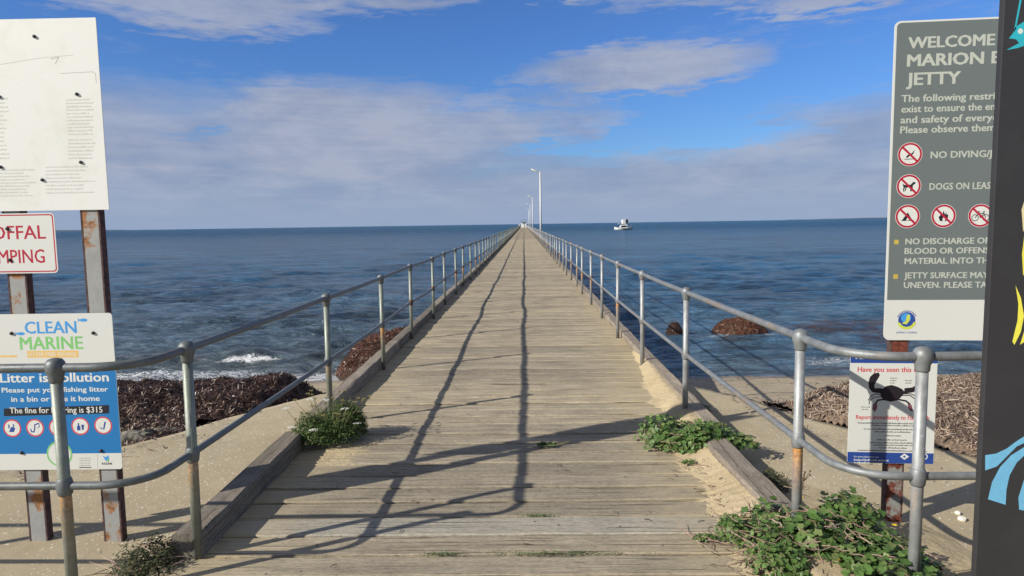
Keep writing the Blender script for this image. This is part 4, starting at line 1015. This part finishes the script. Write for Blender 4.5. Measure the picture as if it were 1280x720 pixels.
# crab drawing
def PX(p): return [V_(*q) for q in p]
body = [(1101, 487), (1107, 482.5), (1114, 481), (1121, 483), (1127, 486), (1131, 490), (1127, 495), (1122, 500), (1113, 502), (1104, 500), (1100, 494)]
cr = [PX(body)]
cr += [PX(q) for q in ([(1102, 492), (1090, 490), (1086, 485), (1085, 478), (1087, 471), (1092, 466.5), (1098, 465.5), (1099.5, 469), (1096, 475), (1092.5, 481), (1093, 485), (1102, 485)],
                       [(1130, 492), (1141, 490), (1149, 487), (1154, 480), (1156, 472), (1151, 466), (1147, 473), (1146, 480), (1140, 484), (1130, 485)])]
for q, w in ((((1102, 494), (1094, 492), (1088, 495), (1085, 500)), .0050), (((1102, 496), (1093, 496), (1087, 500), (1086, 505)), .0048), (((1127, 494), (1137, 494), (1144, 499), (1146, 504)), .0050), (((1127, 492), (1138, 492), (1148, 497)), .0048),
             (((1104, 499), (1097, 500), (1093, 505)), .009), (((1122, 499), (1132, 501), (1137, 505)), .009)): cr += stroke(PX(q), w)
shape(PR, bR, pan, cr, M['crab_dark'], 'crab_picture')
shape(PR, bR, pan, [PX([(1091, 505), (1096, 504), (1096, 510), (1093, 515), (1090, 511)]), PX([(1134, 504), (1139, 506), (1141, 513), (1138, 514), (1135, 510)])], M['crab_tip'], 'crab_paddle', .00414)
for (xa, xb, yy) in ((1112, 1122, 473), (1112, 1121, 476), (1112, 1118, 479), (1131, 1141, 476), (1131, 1140, 479), (1076, 1088, 509), (1077, 1085, 512)): greek_px(PR, bR, pan, xa, xb, yy, 1.3, M['ink_black'], r)
for yy, xa, xb in ((529, 1069, 1162), (532, 1086, 1145), (536.5, 1074, 1157), (540, 1090, 1140), (545, 1104, 1126), (550, 1094, 1134), (553.5, 1082, 1148), (556.5, 1088, 1146), (560, 1096, 1134), (563, 1067, 1163)):
    greek_px(PR, bR, pan, xa, xb, yy, 1.8, M['ink_black'], r, center=True)
TC('For more information visit', 1067, 1098, 571.3, 2.2, 'ink_white', .01); greek_px(PR, bR, pan, 1067, 1115, 575.5, 2.6, M['ink_white'], r); greek_px(PR, bR, pan, 1067, 1094, 578.6, 2, M['ink_white'], r)
shape(PR, bR, pan, [PX([(1124.5, 570.5), (1130, 566.5), (1136, 570.5), (1130, 574.5)])], M['ink_white'], 'diamond_emblem', .00408)
shape(PR, bR, pan, [circ(*V_(1130, 570.5), .006)], M['print_navy'], 'diamond_emblem', .0042)
ring_shape(PR, bR, pan, *V_(1155, 570.5), .017, .012, M['ink_white'], False, .00412, 'round_emblem')

# ---- dark totem at the right edge
PT = Plane(1.62, 2.30, 0.0); bT = Vector((1.9, 2.32, AP))
x0 = PT.o.x+(PT.uv(1248, 0)[0]+PT.uv(1219, 719)[0])/2+.010
tot = thing('totem_sign', bT, 'tall charcoal totem painted with blue and yellow shapes at the right edge of the photo', 'sign')
o = MB().box(x0-bT.x, x0+.62-bT.x, 2.30-bT.y, 2.325-bT.y, -.1, 2.75-bT.z).build('slab', M['totem'], tot, bevel=.002)
W_ = PT.uv
def TP(polys, m, nm): shape(PT, bT, tot, [px_poly(PT, p) for p in polys], M[m], nm, .00002, depth=.00012)
TP([[(1231.5, 569), (1245, 567), (1258, 561), (1270, 552), (1284, 543), (1310, 534), (1310, 541), (1284, 552), (1271, 558), (1258, 571), (1246, 583), (1231.5, 588)],
    [(1235, 624), (1240, 603), (1250, 584), (1264, 569), (1280, 559), (1310, 548), (1310, 556), (1284, 566), (1271, 578), (1262, 594), (1258, 612), (1257, 631)],
    [(1274, 637), (1273, 622), (1280, 600), (1292, 584), (1310, 572), (1310, 585), (1298, 600), (1292, 620), (1290, 640)]], 'paint_sky', 'wave_pattern')
TP([[(1268, 431), (1265.5, 427), (1272, 400), (1273, 380), (1269.5, 357), (1276, 372), (1280, 395), (1276, 415)], [(1275, 431), (1283, 405), (1287, 380), (1292, 400), (1284, 425)],
    [(1279, 345), (1277.5, 318), (1281, 290), (1286, 300), (1284, 330)]], 'paint_yellow', 'flame_pattern')
TP([[(1279, 290), (1277, 262), (1281, 250), (1286, 270)]], 'paint_cream', 'flame_pattern')
TP([[(1261, 48), (1266, 42), (1269, 34), (1280, 27), (1300, 22), (1300, 48), (1284, 56), (1272, 60), (1258, 62.5), (1268, 57), (1274, 54), (1270, 49)], [(1274.5, 0), (1277, 0), (1270, 36), (1267, 41)]], 'paint_cyan', 'fish_pattern')
u, z = W_(1275.5, 39); shape(PT, bT, tot, [circ(u, z, .0085)], M['ink_white'], 'fish_eye', .0002)

# ------------------------------------------------------------------ lamps, hut, boat
def lamp_mesh():
    pole = MB().lathe([(.105, 0), (.09, 2.0), (.07, 6.25), (.02, 6.27)], 12)
    arm = MB().tube([(0, 0, 6.15), (-.12, 0, 6.22), (-.30, 0, 6.30)], .03, 8)
    head = MB(); a = [(-.28, .06, .045), (-.45, .10, .06), (-.66, .11, .06), (-.82, .05, .03)]
    for (x0, h0, t0), (x1, h1, t1) in zip(a[:-1], a[1:]):
        z0, z1 = 6.29+(-.28-x0)*.42, 6.29+(-.28-x1)*.42
        head.raw([(x0, -h0, z0-t0), (x0, h0, z0-t0), (x0, h0, z0+t0), (x0, -h0, z0+t0), (x1, -h1, z1-t1), (x1, h1, z1-t1), (x1, h1, z1+t1), (x1, -h1, z1+t1)],
                 [(0, 1, 2, 3), (7, 6, 5, 4), (0, 4, 5, 1), (1, 5, 6, 2), (2, 6, 7, 3), (3, 7, 4, 0)])
    return [mesh(n, q.v, q.f, m, n == 'pole') for n, q, m in (('pole', pole, M['pale_pole']), ('arm', arm, M['pale_pole']), ('lamp_head', head, M['lamp_glass']))]
lm = lamp_mesh()
for y, lab in ((62, 'nearest and tallest looking street lamp on the right side of the jetty'), (119, 'second street lamp out along the right side of the jetty'),
               (164, 'third street lamp out along the right side of the jetty'), (218, 'farthest street lamp, just in front of the hut at the jetty end')):
    t_ = thing('street_lamp', (1.52, y, 0), lab, 'street lamp', 'street lamps along the jetty')
    for n, me in zip(('pole', 'arm', 'lamp_head'), lm): add(n, me, t_, (0, 0, 0))
def hut():
    t_ = thing('jetty_hut', (-.15, 296, 0), 'small pale hut with a curved dark roof at the far end of the jetty', 'hut')
    mb = MB(); mb.box(-1.25, 1.25, 0, 2.2, 0, 2.55); mb.build('wall', M['hut'], t_)
    MB().box(-.42, .42, -.05, -.004, .02, 2.0).build('door', M['white_paint'], t_)
    for sx in (-1.15, 1.15): MB().box(sx-.05, sx+.05, -.9, -.8, 0, 2.9).build('verandah_post', M['pale_pole'], t_)
    rf = MB(); n = 12; v = []; f = []
    for i in range(n+1):
        a = -1+2*i/n; x = a*1.75; z = 3.55-.75*a*a
        v += [(x, -1.1, z), (x, 2.5, z), (x, -1.1, z-.12), (x, 2.5, z-.12)]
    for i in range(n):
        b = i*4; f += [(b, b+4, b+5, b+1), (b+2, b+3, b+7, b+6), (b, b+2, b+6, b+4), (b+1, b+5, b+7, b+3)]
    f += [(0, 1, 3, 2), (n*4, n*4+2, n*4+3, n*4+1)]
    rf.raw(v, f).build('roof', M['hut_roof'], t_)
    MB().box(-3.0, 3.0, 299.5-296, 314-296, -.1, -.002).build('landing', M['plank'], t_)
    for (x, y0, lab, w, h, m) in ((-2.05, 288, 'white service box on the left rail near the hut', .45, 1.5, M['white_paint']), (1.95, 285, 'dark service box on the right rail near the hut', .35, 1.3, M['dark'])):
        b = thing('service_box', (x, y0, 0), lab, 'box')
        MB().box(-w/2, w/2, -.2, .2, .25, h).build('cabinet', m, b, bevel=.02)
        MB().box(-w/2-.04, w/2+.04, -.24, .24, h+.003, h+.06).build('lid', M['pale_pole'], b); MB().box(-.05, .4 if x < 0 else .05, -.05, .05, -.02, .248).build('foot', M['dark'], b)
hut()
def boat():
    p = ground(779, 287.2, SEA); t_ = thing('motor_boat', (p.x, p.y, SEA), 'white motor boat with raised canopy lying offshore to the right of the jetty', 'boat')
    L = 6.0; n = 16; rows = []
    v = []; f = []
    for i in range(n+1):
        s = i/n; x = -L/2+L*s; bow = max(0, 1-s*3.0); w = 1.15*(1-bow**2*.97); sheer = .62+.45*bow**1.3; keel = -.25*(1-bow)+.1*bow
        xo = -.35*bow
        v += [(x+xo, -w, sheer), (x+xo*.6, -w*.86, .12), (x, 0, keel), (x+xo*.6, w*.86, .12), (x+xo, w, sheer), (x+xo, w*.88, sheer-.02), (x+xo, -w*.88, sheer-.02)]
    for i in range(n):
        for k in range(7): a, b = i*7+k, i*7+(k+1) % 7; f.append((a, b, b+7, a+7))
    f += [tuple(range(7)), tuple(n*7+k for k in reversed(range(7)))]
    MB().raw(v, f).build('hull', M['white_paint'], t_, smooth=False)
    MB().box(-.5, 2.95, -1.02, -1.0-.18, .22, .52).build('dark_stripe', M['dark'], t_)
    cab = MB(); cab.raw([(-1.5, -.8, .6), (-1.5, .8, .6), (1.3, .9, .6), (1.3, -.9, .6), (-.6, -.75, 2.05), (-.6, .75, 2.05), (1.2, .8, 2.1), (1.2, -.8, 2.1)], [(3, 2, 1, 0), (4, 5, 6, 7), (0, 1, 5, 4), (1, 2, 6, 5), (2, 3, 7, 6), (3, 0, 4, 7)])
    cabin = cab.build('cabin', M['white_paint'], t_)
    MB().raw([(-1.3, -.86, .9), (1.1, -.93, .9), (1.0, -.87, 1.5), (-.75, -.83, 1.5)], [(0, 1, 2, 3)]).raw([(-1.42, -.7, .85), (-.72, -.65, 1.55), (-.72, .65, 1.55), (-1.42, .7, .85)], [(0, 1, 2, 3)]).build('window', M['dark'], cabin)
    MB().box(-1.9, 1.0, -.95, .95, 2.12, 2.22).build('awning', M['white_paint'], t_)
    MB().box(-.45, .75, -.75, .75, 2.24, 3.65).build('canopy', M['white_paint'], t_, bevel=.08)
    MB().box(.76, 1.6, -.75, .75, 2.24, 3.7).build('canopy_back', M['dark'], t_, bevel=.08)
    for x, y_ in ((1.5, -.9), (1.5, .9), (2.6, -.9), (2.6, .9)): MB().tube([(x, y_, .55), (x, y_, 1.9)], .035, 6).build('rail_post', M['pale_pole'], t_)
    MB().box(1.2, 2.75, -.95, .95, 1.9, 1.96).build('stern_awning', M['dark'], t_)
    MB().box(2.95, 3.35, -.25, .25, -.1, 1.0).build('outboard_motor', M['dark'], t_, bevel=.05)
    MB().tube([(1.2, 0, 3.7), (1.6, 0, 4.6)], .025, 5).build('aerial', M['pale_pole'], t_)
    t_.rotation_euler = (0, 0, R_(8))
boat()

# ------------------------------------------------------------------ plants
def leaf_tpl(lobes=5, seed=0, cup=.18):
    r = random.Random(seed); n = 15; v = [(0, 0, 0)]; f = []
    for i in range(n):
        a = 2*math.pi*i/n-math.pi/2; q = .46*(1+.20*math.cos(lobes*(a+math.pi/2))) * r.uniform(.9, 1.08)
        if i == 0: q = .12
        v.append((q*math.cos(a), q*math.sin(a)+.05, cup*q*q*2+r.uniform(-.03, .03)))
    for i in range(n): f.append((0, 1+i, 1+(i+1) % n))
    return v, f
SMALL_V = [(0, -.5, 0), (.2, -.1, .06), (0, .5, 0), (-.2, -.1, .06)]; SMALL_F = [(0, 1, 2, 3)]
def clump_points(n, cx, cy, rx, ry, h, seed, z0=0, lumps=5, inner=.45):
    r = np.random.default_rng(seed); L = []
    cl = [(r.uniform(-.62, .62), r.uniform(-.62, .62), r.uniform(.35, .62), r.uniform(.55, 1.0)) for _ in range(lumps)]+[(0, 0, .8, .7)]
    P = []; U_ = []
    while len(P) < n:
        a, b, s, hh = cl[r.integers(len(cl))]
        d = r.normal(0, 1, 3); d[2] = abs(d[2]); d /= np.linalg.norm(d); q = r.uniform(inner, 1)**.5*r.uniform(.82, 1.06)
        x = a+d[0]*s*q; y_ = b+d[1]*s*q
        if x*x+y_*y_ > 1.15: continue
        P.append((cx+x*rx, cy+y_*ry, z0+d[2]*hh*q*h+.006)); U_.append((d[0]*.7, d[1]*.7-.25, d[2]+.55))
    return np.array(P), np.array(U_)
def stems_mesh(n, cx, cy, rx, ry, h, seed, lie=.7, rad=.0025, m=None, z0=0.0, length=(.06, .2)):
    r = random.Random(seed); mb = MB()
    for _ in range(n):
        a = r.uniform(0, 6.28); q = r.random()**.5; x, y_ = cx+rx*q*math.cos(a), cy+ry*q*math.sin(a); z = z0+r.uniform(0, h)*(1-q*.6)
        L = r.uniform(*length); th = r.uniform(0, 6.28); el = r.uniform(-.2, 1)*(1-lie); p = [(x, y_, z)]
        for k in range(3):
            th += r.uniform(-.5, .5); p.append((p[-1][0]+L/3*math.cos(th), p[-1][1]+L/3*math.sin(th), max(z0+.003, p[-1][2]+L/3*el+r.uniform(-.1, .1)*L/3)))
        mb.tube(p, [rad*1.2, rad, rad*.8, rad*.5], 4, False)
    return mb
def bushy(name, base, n_leaf, n_obj, rx, ry, h, lsize, lmat, label, seed, tpl=None, stems=(20, M['stem']), flowers=0, z0=0, inner=.45):
    root = thing(name, base, label, 'plant'); P, Un = clump_points(n_leaf, 0, 0, rx, ry, h, seed, z0, inner=inner)
    r = np.random.default_rng(seed); Ms = rotmats(n_leaf, Un, .38, r); sz = r.uniform(*lsize, n_leaf)
    order = np.argsort(-sz); big, rest = order[:n_obj], order[n_obj:]
    tv, tf = tpl or leaf_tpl()
    if n_obj:
        cache = [mesh('leaf', *leaf_tpl(5, k), lmat) for k in range(4)]
        for k in big:
            # lift the larger leaves to the outside
            o = add('leaf', cache[k % 4], root, tuple(P[k]*np.array([1.03, 1.03, 1.06])))
            mm = Matrix(Ms[k].tolist()).to_4x4(); o.rotation_euler = mm.to_euler(); o.scale = (sz[k],)*3
    add('foliage', scatter('foliage', tv, tf, P[rest], Ms[rest], sz[rest], lmat), root, kind='stuff')
    if stems[0]: stems_mesh(stems[0], 0, 0, rx*.95, ry*.95, h*.8, seed, m=None, z0=z0).build('stems', stems[1], root, kind='stuff')
    return root
# right corner, the big patch of lobed leaves with dead runners
g = ground(1010, 690, 0); g2 = Vector((1.42, 3.08, -.045))
big = bushy('leafy_weed', g2, 3400, 280, .46, .50, .29, (.026, .052), M['leaf'], 'large sprawling green weed with yellow flowers at the right corner post', 91, stems=(130, M['stem']))
r = random.Random(17)
for k, (px, py) in enumerate(((1001, 622), (966, 688), (1046, 700), (1118, 657), (1092, 694))):
    p = ground(px, py, .10)-g2; mb = MB()
    for j in range(9):
        a = j*.7; d = Vector((math.cos(a), math.sin(a), .35)).normalized(); s = Vector((-math.sin(a), math.cos(a), 0))*.004
        mb.raw([p, p+d*.009+s, p+d*.016, p+d*.009-s], [(0, 1, 2, 3)])
    mb.build('flower', M['petal_yellow'], big)
mbd = MB()
for k in range(75):
    a = r.uniform(0, 6.28); q = r.random()**.6; x, y_ = .42*q*math.cos(a), .45*q*math.sin(a); z = .29*(1-q*q)**.5*.75+.02; th = r.uniform(0, 6.28); L = r.uniform(.05, .14)
    pts = [(x, y_, z)]
    for j in range(4): th += r.uniform(-.7, .7); pts.append((pts[-1][0]+L/4*math.cos(th), pts[-1][1]+L/4*math.sin(th), pts[-1][2]+r.uniform(-.012, .012)))
    mbd.tube(pts, [r.uniform(.0018, .0038)]*4+[.001], 5)
mbd.build('dead_stems', M['stem'], big, kind='stuff')
# dried flower stalk standing up by the post
mb = MB(); p = Vector((.03, .42, .05)); mb.tube([p, p+Vector((.0, .01, .16)), p+Vector((.012, .01, .26))], .004, 5)
for j in range(6): a = j*1.1; q = p+Vector((.012, .01, .22)); mb.tube([q, q+Vector((math.cos(a)*.03, math.sin(a)*.03, .03+.006*j))], [.002, .001], 4); mb.ball(tuple(q+Vector((math.cos(a)*.03, math.sin(a)*.03, .033+.006*j))), .0055, 6)
mb.build('seed_stalk', M['twig'], big)
big2 = bushy('leafy_weed', (1.15, 3.16, .02), 2000, 80, .21, .36, .18, (.014, .028), M['leaf'], 'low tangle of green leaves and pinkish runners spilling onto the planks', 92, stems=(90, M['stem']))
bushy('leafy_weed', (1.13, 4.82, .015), 1500, 150, .33, .27, .20, (.022, .042), M['leaf'], 'round green weed on sandy right deck edge by the second post', 93, stems=(40, M['stem']))
bushy('leafy_weed', (1.44, 4.72, .03), 520, 40, .18, .20, .13, (.022, .038), M['leaf'], 'smaller tuft of green weed growing over the gap in the right kerb', 94, stems=(12, M['stem']))
bushy('seedling_weed', (.87+.20, 4.36, .012), 60, 0, .05, .035, .03, (.012, .022), M['leaf'], 'tiny green seedling in the sand just below the round green weed', 97, stems=(3, M['stem']))
bushy('seedling_weed', (.14, 4.77, .004), 80, 0, .085, .035, .035, (.018, .032), M['leaf'], 'small lone green sprig between planks in the middle of the deck', 98, stems=(6, M['stem_green']))
bushy('seedling_weed', (.88, 3.30, .006), 110, 0, .10, .04, .03, (.010, .020), M['leaf'], 'straggling green sprig on the sand left of the big sprawling weed', 99, stems=(14, M['stem']))
bushy('small_shrub', (1.52, 4.08, -.06), 900, 0, .10, .17, .17, (.012, .024), M['leaf_dark'], 'small dull green shrub against the outside of the right kerb', 95, tpl=(SMALL_V, SMALL_F), stems=(14, M['stem']))
bushy('small_shrub', (1.56, 5.9, -.06), 200, 0, .05, .14, .08, (.012, .022), M['leaf_dark'], 'tiny dull sprig outside the right kerb beyond the second post', 101, tpl=(SMALL_V, SMALL_F), stems=(4, M['stem']))
bushy('dark_shrub', (-1.82, 3.10, -.06), 2600, 0, .18, .18, .22, (.012, .028), M['leaf_dark'], 'dark scraggly shrub at the foot of the left corner post', 96, tpl=(SMALL_V, SMALL_F), stems=(60, M['stem']))
# flowering plant on the left kerb
def umbel_plant():
    base = Vector((-1.45, 4.90, .03)); root = thing('flowering_weed', base, 'feathery green weed with white flower heads growing over the left kerb', 'plant')
    rr = np.random.default_rng(5); P, Un = clump_points(9500, 0, 0, .30, .24, .29, 12, 0, 6)
    q = 1-.25*rr.random(len(P)); add('foliage', scatter('foliage', SMALL_V, SMALL_F, P, rotmats(len(P), Un, .9, rr), np.stack([rr.uniform(.012, .024, len(P)), rr.uniform(.020, .044, len(P)), rr.uniform(.01, .02, len(P))], -1), M['leaf_fine']), root, kind='stuff')
    r = random.Random(8); mb = MB(); tips = []
    for k in range(46):
        a = r.uniform(0, 6.28); q = r.uniform(.2, 1); lean = r.uniform(.15, .6) if k > 14 else r.uniform(.6, 1.3)
        L = r.uniform(.20, .36); d = Vector((math.cos(a)*lean-.08, math.sin(a)*lean*.7, 1)).normalized(); p = Vector((math.cos(a)*.08*q, math.sin(a)*.07*q, .02))
        e = p+d*L; mb.tube([p, p+d*L*.5+Vector((0, 0, .01)), e], [.0022, .0017, .0011], 4, False); tips.append((e, d))
    mb.build('stems', M['stem_green'], root, kind='stuff')
    for k, (e, d) in enumerate(tips[:30]):
        mb = MB()
        for j in range(9): a = j*.7; t2 = e+Vector((math.cos(a), math.sin(a), .9)).normalized()*.016; mb.tube([e, t2], [.0012, .0016], 3, False); mb.ball(tuple(t2), .0032, 5)
        mb.build('seed_head', M['seed'], root)
    spots = [(491, 508 - 9), (465, 535), (404, 497), (371, 494), (370, 523), (452, 519)]
    fl = [(-.03, -.02, .30), (-.07, -.20, .13), (-.16, .04, .29), (-.32, -.02, .24), (.12, -.05, .24), (.20, -.02, .12), (-.26, -.1, .12)]
    for (x, y_, z) in fl:
        mb = MB(); st = MB().tube([(x*.4, y_*.4, .02), (x*.8, y_*.8, z*.6), (x, y_, z-.006)], .0017, 4)
        f = None
        for j in range(34):
            a = r.uniform(0, 6.28); q = r.random()**.5*.030; c = Vector((x+q*math.cos(a), y_+q*math.sin(a), z+.010-q*.25)); s = .0045
            mb.raw([c+Vector((-s, -s, r.uniform(-.002, .002))), c+Vector((s, -s, 0)), c+Vector((s, s, .001)), c+Vector((-s, s, r.uniform(-.002, .002)))], [(0, 1, 2, 3)])
        fo = mb.build('flower', M['petal_white'], root); st.build('flower_stalk', M['stem_green'], fo)
umbel_plant()
# moss in a joint, twig litter, grass tufts, stones
def moss():
    n = 700; r2 = np.random.default_rng(3); P = np.stack([r2.normal(.10, .20, n), r2.normal(3.172, .009, n), np.abs(r2.normal(.0, .006, n))+.002], -1)
    P = np.concatenate([P, np.stack([r2.normal(.05, .05, 300), r2.normal(3.607, .008, 300), np.abs(r2.normal(0, .005, 300))+.002], -1), np.stack([r2.normal(-.42, .05, 260), r2.normal(3.172, .008, 260), np.abs(r2.normal(0, .005, 260))+.002], -1)]); n = len(P)
    add('moss', scatter('moss', SMALL_V, SMALL_F, P, rotmats(n, np.tile((0, 0, 1.), (n, 1)), .6, r2), r2.uniform(.005, .012, n), M['leaf']), kind='stuff', label='thin line of green moss in the joints of the nearest planks', cat='moss')
moss()
def twigs():
    r = random.Random(23); mb = MB()
    def zat(x, y_):
        d = RX+.08-x; w = float(np.interp(y_, [1.7, 2.8, 3.3, 4.0, 4.8, 5.6, 6.4], [.5, .5, .46, .42, .46, .4, .36]))
        return .004+(.075*max(0, 1-d/w)**1.2 if d < w else 0)
    for k in range(210):
        if k < 120: x, y_ = r.gauss(1.1, .12), r.uniform(2.9, 4.6)
        elif k < 170: x, y_ = r.uniform(-1.4, 1.2), r.uniform(3.0, 6.5)
        else: x, y_ = r.gauss(1.15, .1), r.gauss(3.25, .2)
        if x > 1.22: continue
        a = r.uniform(0, 6.28); L = r.uniform(.008, .05)*(1 if k < 170 else 1.8); z = zat(x, y_)+.002; m_ = (x+math.cos(a)*L*.5+r.uniform(-.006, .006), y_+math.sin(a)*L*.5, z+.003)
        mb.tube([(x, y_, z), m_, (x+math.cos(a)*L, y_+math.sin(a)*L, z)], r.uniform(.001, .0024), 4)
    mb.build('twig_litter', M['twig'], None, kind='stuff', label='dark twigs and bits scattered over the planks and sand', cat='twigs')
twigs()
for k, (px, py, s) in enumerate(((1197, 643, .017), (1202, 651, .022))):
    p = ground(px, py, AP); bm = bmesh.new(); bmesh.ops.create_icosphere(bm, subdivisions=2, radius=s)
    for v in bm.verts: v.co *= random.uniform(.85, 1.1); v.co.z *= .7
    me = bpy.data.meshes.new('white_pebble'); bm.to_mesh(me); bm.free(); me.materials.append(M['shell'])
    add('white_pebble', me, None, (p.x, p.y, AP+s*.5), label=('smaller, farther' if k == 0 else 'larger, nearer')+' white pebble on the concrete left of the dark totem', cat='pebble')
